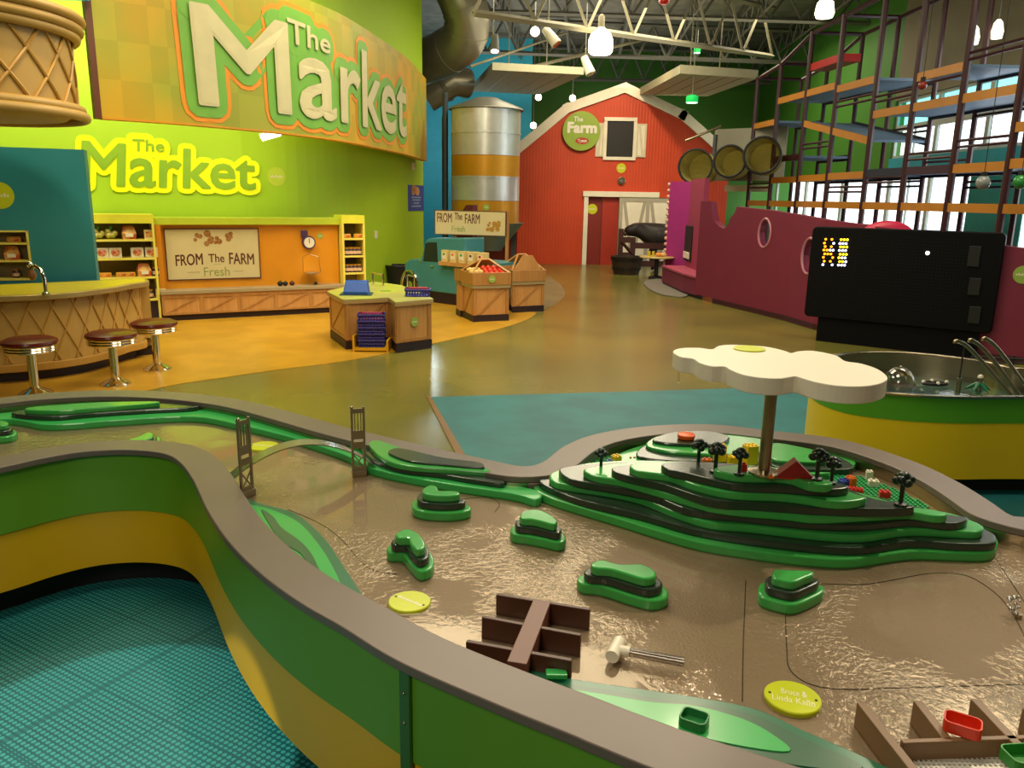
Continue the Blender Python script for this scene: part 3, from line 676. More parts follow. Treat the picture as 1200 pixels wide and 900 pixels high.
# market floor, tan
bd = [(-60, 478), (60, 470), (150, 462), (200, 452), (260, 443), (330, 433), (400, 424), (460, 413), (520, 400), (575, 388), (612, 377), (628, 368)]
P = [tuple(G(x, y, 0).xy) for x, y in bd]; P = [tuple(q) for q in cr(P, 4)]+[(.25, 12.2), (-.2, 14), (-1.6, 15), (-2.2, 11.2), (-9.5, 7.4), (-9.5, 4.6)]
struct(MB().prism(P, -.05, .004).out('floor', floor_mat('floor_amber', '#c9982c', '#b98a26', .3, 3)))
bd2 = [(628, 368), (648, 358), (662, 345), (655, 332), (635, 320), (612, 312)]
P2 = cr([tuple(G(x, y, 0).xy) for x, y in bd2], 4)
struct(MB().prism([tuple(q) for q in P2]+[(-.2, 18), (-.2, 14), (.25, 12.2)], -.05, .003).out('floor', floor_mat('floor_grey', '#7f8058', '#6f7150', .3, 2)))
# teal floor mats
tm = floor_mat('floor_teal', '#1a6f72', '#166266', .55, 3, bump=.15)
struct(MB().prism([tuple(G(x, y, 0).xy) for x, y in ((505, 466), (760, 459), (940, 453), (1000, 448))]+[(4.2, 6.3), (6, 5), (6, 1), (1.6, 1.2), (.2, 2.0), tuple(G(560, 560, 0).xy)], -.05, .006).out('floor', tm))
struct(MB().prism([tuple(G(x, y, 0).xy) for x, y in ((499, 464), (505, 466), (560, 560), (548, 560))], -.05, .008).out('trim_1', mat('floor_trim', '#7b5a2c', .4)))
tile = mat('floor_mesh_teal', '#0e5a60', .5, var=.2, scale=3)
nt = tile.node_tree; bs = nt.nodes['Principled BSDF']; mixn = next(n for n in nt.nodes if n.type == 'MIX'); tc = next(n for n in nt.nodes if n.type == 'TEX_COORD')
mp = nt.nodes.new('ShaderNodeMapping'); mp.inputs['Rotation'].default_value = (0, 0, .52)
nt.links.new(tc.outputs['Object'], mp.inputs[0])
vo = nt.nodes.new('ShaderNodeTexVoronoi'); vo.voronoi_dimensions = '2D'; vo.inputs['Scale'].default_value = 55; vo.inputs['Randomness'].default_value = 0
nt.links.new(mp.outputs[0], vo.inputs['Vector'])
lt = nt.nodes.new('ShaderNodeMath'); lt.operation = 'LESS_THAN'; lt.inputs[1].default_value = .36; nt.links.new(vo.outputs['Distance'], lt.inputs[0])
bk = nt.nodes.new('ShaderNodeTexBrick'); bk.offset = 0; bk.inputs['Scale'].default_value = 3.3; bk.inputs['Mortar Size'].default_value = .012; bk.inputs['Brick Width'].default_value = 1; bk.inputs['Row Height'].default_value = 1
nt.links.new(mp.outputs[0], bk.inputs['Vector'])
mm = nt.nodes.new('ShaderNodeMath'); mm.operation = 'SUBTRACT'; mm.use_clamp = True
nt.links.new(lt.outputs[0], mm.inputs[0]); nt.links.new(bk.outputs['Fac'], mm.inputs[1])
m2 = nt.nodes.new('ShaderNodeMix'); m2.data_type = 'RGBA'; m2.inputs[7].default_value = lin('#33908a')
nt.links.new(mm.outputs[0], m2.inputs[0]); nt.links.new(mixn.outputs[2], m2.inputs[6]); nt.links.new(m2.outputs[2], bs.inputs['Base Color'])
struct(MB().prism([(-4, .2), (1.2, .2), (.6, 1.2), (-.4, 2.2), (-1.0, 3.0), (-4, 3.6)], -.05, .006).out('floor', tile))
# shell
m_lw = mat('wall_lime', '#a6cc20', .6, scale=1.5, var=.05)
LW = Surf([(-9.6, 6.8), (-4.40, 9.66)]+[tuple(q) for q in cr([(-3.4, 10.24), (-2.85, 10.7), (-2.45, 11.5), (-2.2, 12.6), (-1.66, 14.7)], 5)])
struct(MB().sbox(LW, 0, LW.L[-1], 0, 5.6, -.15, 0).out('wall_market', m_lw))
m_tw = mat('wall_teal', '#35b4cc', .6); m_gw = mat('wall_green', '#4c8a2a', .6, scale=.6); m_dk = mat('wall_dark', '#2a2c26', .8)
struct(MB().box(-4.5, .4, 22.6, 22.75, 0, 5.6).out('wall_back', m_tw))
struct(MB().box(.4, 8.2, 24.2, 24.4, 0, 5.6).out('wall_back', m_gw))
struct(MB().box(-10.2, -10, -4.5, 27, 0, 5.6).out('wall_left', m_dk))
struct(MB().box(-10.2, 8.2, -4.7, -4.5, 0, 5.6).out('wall_front', m_dk))
struct(MB().box(-10.2, 8.2, 27, 27.2, 0, 5.6).out('wall_back', m_dk))
struct(MB().box(-10.2, 8.4, -4.7, 27.2, 5.6, 5.75).out('ceiling', mat('ceiling_dark', '#7e7c70', .7, scale=3, col2='#6a6a60')))
# cyan wall patch behind the hanging drum, its lit look helped by faint emission
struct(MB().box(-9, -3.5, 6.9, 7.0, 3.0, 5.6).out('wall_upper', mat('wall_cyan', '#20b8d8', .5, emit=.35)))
# right wall with windows
XR = 7.0
RW = Surf([(XR, 26.8), (XR, -4.4)])     # n points to -X
if RW.frame(1)[2].x > 0: RW = Surf([(XR, -4.4), (XR, 26.8)])
m_rw = mat('wall_beige', '#8d8468', .7, scale=2)
# piers and bands
Y0, Y1 = 5.0, 15.5
def wbox(y0, y1, z0, z1, m, name='wall_right', x0=XR, x1=XR+.2):
    return struct(MB().box(x0, x1, y0, y1, z0, z1).out(name, m))
wbox(-4.5, Y0, 0, 5.6, m_rw); wbox(Y0, Y1, 0, .75, m_rw); wbox(Y0, Y1, 3.35, 5.6, m_rw)
wbox(Y1, 26.8, 0, 1.05, m_gw); wbox(Y1, 26.8, 2.05, 5.6, m_gw)
wbox(Y0, Y1, 2.02, 2.32, m_tw)
mf = mat('mullion', '#c8d0c8', .4); glass = film('glass', '#f4faf8', .04, .02)
gteal = film('glass_teal', '#7fd4d0', .06, .05)
n = 0
for z0, z1, gl in ((.75, 2.02, glass), (2.32, 2.85, glass), (2.85, 3.35, gteal)):
    for k in range(7):
        n += 1; a = Y0+k*1.5; b = a+1.5
        w = MB().box(XR+.05, XR+.1, a, a+.05, z0, z1).box(XR+.05, XR+.1, b-.05, b, z0, z1).box(XR+.05, XR+.1, a+.05, b-.05, z0, z0+.05).box(XR+.05, XR+.1, a+.05, b-.05, z1-.05, z1).out('window_%d' % n, mf)
        struct(w)
        MB().add([(XR+.07, a+.05, z0+.05), (XR+.07, b-.05, z0+.05), (XR+.07, b-.05, z1-.05), (XR+.07, a+.05, z1-.05)], [(0, 1, 2, 3)]).out('pane', gl, w)
        if gl is glass:
            MB().box(XR+.06, XR+.09, (a+b)/2-.015, (a+b)/2+.015, z0+.05, z1-.05).out('mullion', mf, w)
for k in range(5):
    n += 1; a = Y1+k*2.2; b = a+2.2
    w = MB().box(XR+.05, XR+.1, a, a+.06, 1.05, 2.05).box(XR+.05, XR+.1, b-.06, b, 1.05, 2.05).box(XR+.05, XR+.1, a+.06, b-.06, 1.05, 1.1).box(XR+.05, XR+.1, a+.06, b-.06, 2.0, 2.05).out('window_%d' % n, mf)
    struct(w); MB().add([(XR+.07, a+.06, 1.1), (XR+.07, b-.06, 1.1), (XR+.07, b-.06, 2.0), (XR+.07, a+.06, 2.0)], [(0, 1, 2, 3)]).out('pane', glass, w)
# buildings and ground outside
struct(MB().box(7.3, 60, -10, 60, -.3, -.05).out('ground', mat('outside_ground', '#c9ccd0', .8)))
tag(MB().box(30, 34, 14, 30, -.05, 3.2).out('outside_building', mat('outside_wall', '#b9c0cc', .8)), 'pale building outside beyond the windows', 'building')
# teal panels on lower windows
for a, b, z0, z1, l in ((11.2, 12.6, .8, 1.98, 'tall teal film panel standing against the lower windows'), (6.6, 8.2, 1.5, 1.95, 'low teal film panel against the lower windows nearest the LED wall'), (8.5, 10.0, 1.65, 1.98, 'teal film strip in the lower windows right of centre')):
    tag(MB().box(XR-.02, XR-.005, a, b, z0, z1).out('window_film', mat('film_teal', '#2aa8a8', .5)), l, 'panel')

# ================================================================== MARKET
A = G(196, 377, 0); B = G(384, 367, 0)
d = (B-A).normalized(); SU = Surf([(A-d*6).xy, (B+d*3).xy]); s0 = 6.0; W = (B-A).length
if SU.frame(6)[2].dot(-A.xy) < 0: print('flip!')
def R_(x0, y0, x1, y1, S=SU): return S.rect(x0, y0, x1, y1)
m_or = mat('orange_panel', '#d98d0c', .5, scale=3); m_cream = mat('shelf_cream', '#e8d860', .5); m_sg = mat('fascia_limegreen', '#b9c830', .45)
m_shelfback = mat('shelf_back', '#8d7c58', .6)
def wood_front(parent, S, a, b, z0, z1, n, bays, base=True, diag=1):
    """recessed wood panel with board frame and one diagonal per bay"""
    MB().sbox(S, a, b, z0, z1, n-.03, n).out('panel', m_woodm, parent)
    w = (b-a)/bays; mb = MB(); fr = .045
    mb.sbox(S, a, b, z1-fr, z1, n, n+.012); mb.sbox(S, a, b, z0, z0+fr*.6, n, n+.012)
    for k in range(bays+1): mb.sbox(S, max(a, a+w*k-fr/2), min(b, a+w*k+fr/2), z0, z1, n, n+.0125)
    for k in range(bays):
        u0 = a+w*k+fr/2; u1 = a+w*(k+1)-fr/2; zz0 = z0+fr*.6; zz1 = z1-fr; h = .05
        mb.sprism(S, [(u0, zz0), (u0+h, zz0), (u1, zz1-h*.0), (u1-h, zz1)] if diag > 0 else [(u1, zz0), (u1-h, zz0), (u0, zz1), (u0+h, zz1)], n, n+.011)
    mb.out('board_trim', m_woodd, parent, bevel=.002)
# wall unit "from the farm"
zc_ = SU.sz(300, 338)[1]; sL, sR, _, _ = R_(190, 345, 384, 367); sR = SU.sz(402, 300)[0]
zt = SU.rect(190, 264, 400, 270)[3]; zb1, zb2 = .075, zc_-.035
U = thing('market_counter', 'orange market wall counter with wooden front and farm sign', 'counter', tuple(SU.pt((sL+sR)/2, 0, -.2)))
MB().sbox(SU, sL, sR, 0, .075, -.42, -.03).out('kick_board', m_kick, U)
MB().sbox(SU, sL, sR, .075, zb2, -.42, -.03).out('cabinet', m_woodm, U)
wood_front(U, SU, sL, sR, .075, zb2, 0, 5)
MB().sbox(SU, sL-.01, sR, zb2, zb2+.045, -.42, .03).out('worktop', mat('counter_top', '#a09070', .35), U, bevel=.006)
MB().sbox(SU, sL, sR, zb2+.045, zt, -.42, -.2).out('back_panel', m_or, U)
zf = zt+.085
MB().sprism(SU, [(sL-.01, zt), (sR+.01, zt), (sR+.01, zf), (sL-.01, zf)], -.42, -.13).out('canopy', m_sg, U, bevel=.004)
MB().sbox(SU, sL, sL+.06, zb2+.045, zt, -.2, -.13).out('side_post', m_or, U)
# farm sign
def farm_sign(S, quad, n, lab, small=False, thick=.012):
    xs, xe, z0, z1 = quad; t = thing('farm_sign', lab, 'sign', tuple(S.pt((xs+xe)/2, z0, n)))
    w = xe-xs; h = z1-z0
    MB().sbox(S, xs, xe, z0, z1, n, n+thick).out('board', mat('sign_cream', '#cfc092', .5, var=.05), t)
    mb = MB(); b = .012 if not small else .008
    mb.sbox(S, xs-b, xe+b, z1, z1+b, n, n+thick+.006); mb.sbox(S, xs-b, xe+b, z0-b, z0, n, n+thick+.006); mb.sbox(S, xs-b, xs, z0, z1, n, n+thick+.006); mb.sbox(S, xe, xe+b, z0, z1, n, n+thick+.006)
    mb.out('frame', mat('sign_brown', '#5a2f1c', .5), t)
    mt = mat('letter_brown', '#5c2c1c', .6); mg = mat('letter_olive', '#97a058', .6)
    nn = n+thick+.002
    def tx(body, a, b, c, d, m, off=0, halo=.0015, name='lettering'):
        mb = MB(); text_on(mb, S, body, [(xs+a*w, z0+d*h), (xs+b*w, z0+d*h), (xs+b*w, z0+c*h), (xs+a*w, z0+c*h)], nn, halo=halo, off=off); mb.out(name, m, t)
    def arch(body, a, b, c, d, tilt, m):
        mb = MB(); text_on(mb, S, body, [(xs+a*w, z0+(d-(tilt if tilt > 0 else 0))*h), (xs+b*w, z0+(d+(tilt if tilt < 0 else 0))*h), (xs+b*w, z0+(c+(tilt*.6 if tilt < 0 else 0))*h), (xs+a*w, z0+(c-(tilt*.6 if tilt > 0 else 0))*h)], nn, off=0, halo=.0025); mb.out('lettering', m, t)
    if not small:
        arch('FROM', .09, .375, .29, .52, .03, mt); arch('FARM', .665, .94, .29, .52, -.03, mt); tx('The', .44, .61, .33, .50, mt); tx('Fresh', .38, .66, .05, .23, mg)
        random.seed(2)
        for u0, u1, v0 in ((.2, .34, .135), (.70, .82, .135), (.49, .57, .285)): MB().sbox(S, xs+u0*w, xs+u1*w, z0+v0*h, z0+(v0+.009)*h, nn-.001, nn+.001).out('flourish', mg, t)
        mb = MB()
        for k in range(18):
            u = random.uniform(.30, .70); v = random.uniform(.68, .92); r = random.uniform(.03, .055)*h*(1.3 if .4 < u < .6 else 1); mb.disc(S, xs+u*w, z0+v*h, r, nn-.001, nn+.0005+k*.0001, 10)
        mb.out('harvest_print', mat('print_brown', '#a87a40', .6, col2='#8a5226', scale=40), t)
    else:
        tx('FROM', .03, .24, .50, .90, mt); tx('The', .28, .39, .62, .92, mt); tx('FARM', .43, .64, .48, .88, mt); tx('Fresh', .24, .43, .12, .36, mg)
        mb = MB(); random.seed(4)
        for k in range(16):
            u = random.uniform(.72, .92); v = random.uniform(.22, .6); mb.disc(S, xs+u*w, z0+v*h, random.uniform(.05, .11)*h, nn-.001, nn+.0005+k*.0001, 10)
        mb.out('harvest_print', mat('print_olive', '#a88a30', .6, col2='#b06a20', scale=50), t)
    return t
farm_sign(SU, R_(197, 269.5, 307, 328), -.2, 'large framed cream farm sign on the orange wall panel')
# hanging scale
a, b, c_, e = R_(356, 268, 375, 294); sc = (a+b)/2; zc3 = SU.sz(365, 285)[1]
t = thing('hanging_scale', 'round white hanging scale with wire pan on the orange wall', 'scale', tuple(SU.pt(sc, SU.sz(365, 322)[1], -.15)))
mp_ = mat('scale_plum', '#4a3058', .4)
MB().disc(SU, sc, zc3, .082, -.2, -.14).out('case', mp_, t, bevel=.003)
MB().disc(SU, sc, zc3, .066, -.14, -.135).out('dial', m_white, t)
MB().sbox(SU, sc-.004, sc+.004, zc3-.01, zc3+.05, -.135, -.132).out('pointer', m_black, t)
MB().sbox(SU, sc-.09, sc-.01, zc3+.06, zc3+.15, -.2, -.155).out('bracket', mp_, t, bevel=.004)
zp = SU.sz(365, 322)[1]
q = SU.pt(sc, 0, -.06)
MB().lathe((q.x, q.y, zp), [(.05, 0), (.10, .012), (.118, .03), (.112, .03), (.09, .016), (.0, .008)], 24, False).out('pan', m_chrome, t, smooth=True)
for s in (-1, 1):
    p1 = SU.pt(sc+s*.112, zp+.03, -.06); p2_ = SU.pt(sc+s*.10, zp+.22, -.10)
    MB().tube([p1, p2_], .003, 6).out('wire', m_chrome, t)
MB().tube([SU.pt(sc-.10, zp+.22, -.10), SU.pt(sc, zp+.25, -.15), SU.pt(sc+.10, zp+.22, -.10)], .003, 6).out('wire', m_chrome, t)
# dark round things on the counter
for k, (x, y, r, m, l) in enumerate(((330, 332, .035, m_black, 'dark round vegetable leftmost on the market counter'), (336, 331.5, .032, m_black, 'dark round vegetable second on the market counter'), (344, 331.5, .033, mat('plum_red', '#4a1220', .4), 'dark red round vegetable right of two darker ones on the market counter'), (372, 333, .022, m_black, 'small dark round vegetable under the scale pan'))):
    s_ = SU.sz(x, y)[0]; p = SU.pt(s_, zb2+.045+r*.9, -.08)
    t = thing('vegetable', l, 'vegetable', (p.x, p.y, zb2+.045), 'vegetables on the market counter')
    MB().ball(p, (r, r, r*.9)).out('body', m, t, smooth=True); MB().tube([p+Vector((0, 0, r*.8)), p+Vector((.004, 0, r*1.15))], .004, 6).out('stalk', mat('stalk', '#3a5020', .6), t)
# round stickers
def sticker(S, x, y, r, n, lab, m=None, text=None):
    s_, z_ = S.sz(x, y)
    t = thing('round_sticker', lab, 'sticker', tuple(S.pt(s_, z_-r, n)))
    MB().disc(S, s_, z_, r, n, n+.004).out('disc', m or m_lime, t)
    mb = MB(); random.seed(int(x))
    for k in range(7): mb.sbox(S, s_-r*.7+k*r*.2, s_-r*.7+k*r*.2+r*.14, z_-r*.12, z_+r*(.08+.08*(k % 2)), n+.004, n+.0055)
    mb.out('print', m_pale, t); return t
sticker(SU, 380, 277.5, .038, -.2, 'pale green round sticker right of the hanging scale', mat('sticker_green', '#8fae4a', .5))
# open shelf units
FOOD = []
def food_protos():
    def T(n, l): t = thing(n, l, 'food', (0, 0, 0), 'play groceries on the market shelves'); ORG[t.name] = Vector((0, 0, 0)); return t
    t = T('food_bag', 'x'); MB().add([(-.05, -.03, 0), (.05, -.03, 0), (.05, .03, 0), (-.05, .03, 0), (-.055, -.034, .05), (.055, -.034, .05), (.055, .034, .05), (-.055, .034, .05), (-.04, -.004, .11), (.04, -.004, .11), (.04, .004, .11), (-.04, .004, .11)],
        [(3, 2, 1, 0), (0, 1, 5, 4), (1, 2, 6, 5), (2, 3, 7, 6), (3, 0, 4, 7), (4, 5, 9, 8), (5, 6, 10, 9), (6, 7, 11, 10), (7, 4, 8, 11), (8, 9, 10, 11)]).out('bag', mat('bag_red', '#b5451a', .4, col2='#e0b060', scale=20), t, smooth=False, bevel=.006)
    MB().box(-.03, .03, -.037, -.034, .02, .05).out('label_patch', m_white, t); FOOD.append(t)
    t = T('food_carton', 'x'); MB().box(-.045, .045, -.025, .025, 0, .09).out('carton', mat('carton_cream', '#dcc890', .5), t, bevel=.002); MB().box(-.03, .03, -.027, -.025, .02, .07).out('label_patch', mat('lab_red', '#b03020', .5, col2='#dca050', scale=30), t); FOOD.append(t)
    t = T('meat_tray', 'x'); MB().box(-.05, .05, -.012, .012, 0, .085).out('tray', m_white, t, bevel=.006); MB().ball((0, -.014, .045), (.036, .012, .03)).out('meat', mat('meat_red', '#a82a1a', .35, col2='#e0a080', scale=40), t, smooth=True); FOOD.append(t)
    t = T('food_jar', 'x'); MB().lathe((0, 0, 0), [(.028, 0), (.032, .006), (.032, .06), (.024, .07), (.024, .075)], 14).out('jar', mat('jar_dark', '#3a2030', .2), t, smooth=True); MB().lathe((0, 0, .072), [(.027, 0), (.027, .016)], 14).out('lid', mat('lid_gold', '#b07a20', .3), t); MB().lathe((0, 0, .018), [(.0325, 0), (.0325, .032)], 14, False).out('label_patch', mat('lab_cream', '#d8b090', .5), t); FOOD.append(t)
    t = T('food_pack', 'x'); MB().box(-.05, .05, -.02, .02, 0, .045).out('pack', mat('pack_yellow', '#d89a18', .4), t, bevel=.008); MB().box(-.035, .035, -.0215, -.02, .01, .035).out('label_patch', mat('lab_red', '#b03020', .5), t); FOOD.append(t)
    t = T('produce_bag', 'x'); mb = MB(); random.seed(8)
    for k in range(9): mb.ball((random.uniform(-.03, .03), random.uniform(-.015, .015), .022+random.uniform(0, .045)), .022, 8, 6)
    mb.out('produce', mat('produce', '#9aa030', .4, col2='#c8b868', scale=15), t, smooth=True); MB().lathe((0, 0, .075), [(.012, 0), (.005, .012), (.018, .03)], 10).out('tie', m_hg, t, smooth=True); FOOD.append(t)
food_protos(); USED = set()
m_names = ['bag of play food', 'play food carton', 'play meat tray', 'play food jar', 'flat play food pack', 'bag of play produce']
def put_food(kind, S, s_, z_, n, rz, lab, sc=1.0):
    p = S.pt(s_, z_, n); fr = S.frame(s_)[2]; a = math.atan2(fr.y, fr.x)+PI/2+rz
    o = FOOD[kind]
    if kind not in USED: USED.add(kind); place(o, p, a, sc); o['label'] = lab
    else: dup(o, p, a, lab, sc)
def shelf_unit(S, s0, s1, z0, z1, levels, n1, depth, lab, th=.022):
    t = thing('shelf_unit', lab, 'shelf', tuple(S.pt((s0+s1)/2, 0, n1-depth/2)))
    MB().sbox(S, s0, s1, z0, z1, n1-depth, n1-depth+.015).out('back_panel', m_shelfback, t)
    for a in (s0, s1-.025): MB().sbox(S, a, a+.025, 0, z1, n1-depth, n1).out('side_panel', m_cream, t)
    for z in levels: MB().sbox(S, s0+.025, s1-.025, z-th, z, n1-depth+.015, n1-.005).out('shelf', m_cream, t)
    MB().sbox(S, s0+.025, s1-.025, 0, max(.05, z0-th), n1-depth, n1-.03).out('kick_board', m_kick, t)
    MB().sbox(S, s0, s1, z1, z1+.1, n1-depth, n1).out('canopy', mat('canopy_yellow', '#e6e040', .4), t)
    return t
# left unit
lv = [SU.sz(150, y)[1] for y in (352, 325.5, 303, 281)]
ls0 = SU.sz(88, 320)[0]-.3; ls1 = sL-.012
ztl = SU.sz(150, 262)[1]
shelf_unit(SU, ls0, ls1, lv[0], ztl, lv, -.05, .36, 'open market shelf unit with groceries left of the orange counter')
rows = [(3, [(118, 5), (133, 5), (154, 0), (178, 1)]), (2, [(120, 2), (136, 2), (162, 2), (179, 2)]), (1, [(113, 4), (122, 4), (141, 4), (151, 4), (168, 0), (182, 3)]), (0, [(150, 3), (162, 0), (173, 3), (186, 1)])]
names_row = ['bottom', 'lower middle', 'upper middle', 'top']; kd = {5: 'round produce bag', 0: 'colourful food bag', 1: 'cream carton', 2: 'tray of meat', 3: 'dark jar', 4: 'flat pack'}
ordn = ['first', 'second', 'third', 'fourth', 'fifth', 'sixth']
for r, items in rows:
    for j, (x, k) in enumerate(items):
        put_food(k, SU, SU.sz(x, 300+(3-r)*0)[0], lv[r], -.13, random.uniform(-.2, .2), '%s, %s from left on the %s shelf of the left unit' % (kd[k], ordn[j], names_row[r]), 1.35 if k in (0, 2, 5) else 1.2)
# right unit
rs0 = sR+.012; rs1 = SU.sz(430, 310)[0]
lvr = [SU.sz(415, y)[1] for y in (345, 320, 300, 279.5)]; ztr = SU.sz(415, 262)[1]
shelf_unit(SU, rs0, rs1, lvr[0], ztr, lvr, -.05, .36, 'narrow open shelf unit with jars right of the orange counter')
for r, k in ((1, 3), (2, 3), (3, 4)):
    for j in range(4 if k == 3 else 2):
        u = rs0+.07+(rs1-rs0-.14)*(j/(3 if k == 3 else 1)); put_food(k, SU, u, lvr[r], -.12, 0, '%s, %s from left on the %s shelf of the narrow right unit' % (kd[k], ordn[j], names_row[r] if r < 3 else 'top'), 1.0)
# "The Market" letters on the lime wall
ms = mat('sign_yellow', '#f0f010', .4, emit=.25); mg_ = mat('sign_letter_green', '#8fb828', .5)  # faint emission put into the halo colour to brighten it
t = thing('market_sign', 'yellow haloed Market lettering on the lime wall above the shelves', 'sign', tuple(LW.pt(5, 1.8, 0)))
def q4(S, a, b, c, d): return [S.sz(*p) for p in (a, b, c, d)]
Q = q4(LW, (97, 166), (298, 182), (298, 222), (96, 217)); Q2 = q4(LW, (155, 163), (192, 165), (192, 178), (155, 177))
# M cap height vs. ascenders: box of the whole word
mb = MB(); text_on(mb, LW, 'Market', Q, .02, halo=.075); text_on(mb, LW, 'The', Q2, .0205, halo=.07); mb.out('halo', ms, t)
mb = MB(); text_on(mb, LW, 'Market', Q, .03, halo=.014); text_on(mb, LW, 'The', Q2, .03, halo=.003); mb.out('lettering', mg_, t)
sticker(LW, 324, 207, .12, 0.0, 'round lime sticker right of the yellow market lettering', mat('sticker_lime', '#c4d840', .5))
# blue poster
a, b, c_, e = LW.rect(478, 217, 496, 247)
t = thing('blue_poster', 'small blue poster near the corner of the green wall', 'poster', tuple(LW.pt((a+b)/2, c_, 0)))
MB().sbox(LW, a, b, c_, e, 0, .01).out('sheet', mat('poster_blue', '#1c4aa0', .5), t)
mb = MB()
for k in range(7): mb.disc(LW, a+(b-a)*(.3+.4*((k*3) % 5)/5), c_+(e-c_)*(.75+.05*(k % 3)), (b-a)*.09, .01, .011, 10)
mb.out('picture', mat('poster_art', '#d8a070', .5), t)
mb = MB()
for k, (w_, z_) in enumerate(((.6, .5), (.5, .4), (.35, .28), (.6, .16))): mb.sbox(LW, a+(b-a)*(.5-w_/2), a+(b-a)*(.5+w_/2), c_+(e-c_)*z_, c_+(e-c_)*(z_+.045), .01, .0115)
mb.out('print', mat('poster_print', '#8ab0d8', .5), t)
for x, y, l in ((440, 275, 'small pale wall switch box below the green wall middle'), (484, 195, 'small pale sensor box high on the green wall corner')):
    s_, z_ = LW.sz(x, y); tag(MB().sbox(LW, s_-.04, s_+.04, z_-.06, z_+.06, 0, .02).out('wall_box', m_white, bevel=.004), l, 'switch')
# curved fascia
ZF = 2.1
fpx = [(112, 137), (150, 139.5), (200, 143), (260, 148), (330, 155), (400, 164), (450, 174), (480, 181), (500, 188)]
fp = cr([tuple(G(x, y, ZF).xy) for x, y in fpx], 4)
FS = Surf([tuple(p) for p in fp]); ZFT = FS.sz(400, 17)[1]
t = thing('curved_fascia', 'long curved yellow and orange overhead band carrying the big market lettering', 'fascia', tuple(FS.pt(FS.L[-1]/2, ZF, 0)))
fmat = mat('fascia_mottle', '#cf9c14', .5, scale=.8, col2='#9a9c28')
nt = fmat.node_tree; bs = nt.nodes['Principled BSDF']; mixn = next(n for n in nt.nodes if n.type == 'MIX'); tc = next(n for n in nt.nodes if n.type == 'TEX_COORD')
ch = nt.nodes.new('ShaderNodeTexChecker'); ch.inputs['Scale'].default_value = 3.2; nt.links.new(tc.outputs['Object'], ch.inputs['Vector'])
m2 = nt.nodes.new('ShaderNodeMix'); m2.data_type = 'RGBA'; m2.blend_type = 'MULTIPLY'; m2.inputs[0].default_value = .35
ch.inputs[1].default_value = (1, 1, 1, 1); ch.inputs[2].default_value = (.62, .72, .5, 1)
nt.links.new(mixn.outputs[2], m2.inputs[6]); nt.links.new(ch.outputs[0], m2.inputs[7]); nt.links.new(m2.outputs[2], bs.inputs['Base Color'])
MB().sbox(FS, 0, FS.L[-1], ZF, ZFT, -.1, 0).out('band', fmat, t)
MB().sbox(FS, 0, .05, ZF-.01, ZFT, -.12, .004).out('end_trim', mat('fascia_end', '#5a2c12', .5), t)
MB().sbox(FS, 0.05, FS.L[-1], ZF-.015, ZF, -.1, .01).out('bottom_trim', mat('fascia_trim', '#d08c10', .5), t)
t2 = thing('market_sign', 'big cream Market lettering with green halo on the curved overhead band', 'sign', tuple(FS.pt(FS.L[-1]/2, ZF+.2, .01)))
Q = q4(FS, (222, 5), (474, 88), (474, 160), (234, 122)); Q2 = q4(FS, (334, 21), (384, 42), (384, 63), (336, 50))
mb = MB(); text_on(mb, FS, 'Market', Q, .006, halo=.17); text_on(mb, FS, 'The', Q2, .0062, halo=.16); mb.out('outer_halo', mat('halo_orange', '#e08c18', .5), t2)
mb = MB(); text_on(mb, FS, 'Market', Q, .012, halo=.125); text_on(mb, FS, 'The', Q2, .0122, halo=.115); mb.out('halo', mat('halo_green', '#6fa83a', .5), t2)
mb = MB(); text_on(mb, FS, 'Market', Q, .03, halo=.022); text_on(mb, FS, 'The', Q2, .03, halo=.006); mb.out('lettering', mat('letters_cream', '#c8bf92', .5), t2)
# small lamp under the fascia
q = D(317, 159, 8.9); t = thing('strip_light', 'small bright strip light under the curved overhead band', 'light', tuple(q))
MB().tube([D(307, 162, 8.9), D(328, 156, 8.9)], .03, 10).out('lamp', glow('lamp_warm', '#fff0c0', 9), t, smooth=True)
MB().tube([D(305, 160, 8.95), D(330, 153, 8.95)], .03, 8).out('housing', m_white, t)
# hanging diamond drum
m_dr = mat('drum_tan', '#b8934a', .45, scale=3); m_dr2 = mat('drum_rib', '#b78a38', .45)
dc = Vector((-3.72, 5.45, 0)); t = thing('hanging_drum', 'round tan hanging drum with diamond lattice at the top left', 'drum', (dc.x, dc.y, 2.0))
zb_ = HZ(112, 134, 5.45); ztp = HZ(112, 30, 5.45); rd = .80
MB().lathe((dc.x, dc.y, 0), [(.1, zb_-.02), (rd*.85, zb_-.02), (rd*.94, zb_+.03), (rd*.94, ztp), (.1, ztp)], 48).out('drum_body', m_dr, t, smooth=True)
for z, r_ in ((zb_, rd), (zb_+.045, rd*.97), (ztp-.03, rd*.98), (ztp+.02, rd*1.01), (ztp+.08, rd*1.03)):
    MB().tube([(dc.x+r_*math.cos(a*PI/32), dc.y+r_*math.sin(a*PI/32), z) for a in range(64)], .033, 10, closed=True).out('ring_moulding', m_dr, t, smooth=True)
for k in range(18):
    for sg in (-1, 1):
        a0 = k*PI/9; pts = [(dc.x+rd*.945*math.cos(a0+sg*u*.5), dc.y+rd*.945*math.sin(a0+sg*u*.5), zb_+.05+(ztp-zb_-.09)*u) for u in [j/6 for j in range(7)]]
        MB().tube(pts, .012, 6).out('lattice_rib', m_dr2, t, smooth=True)
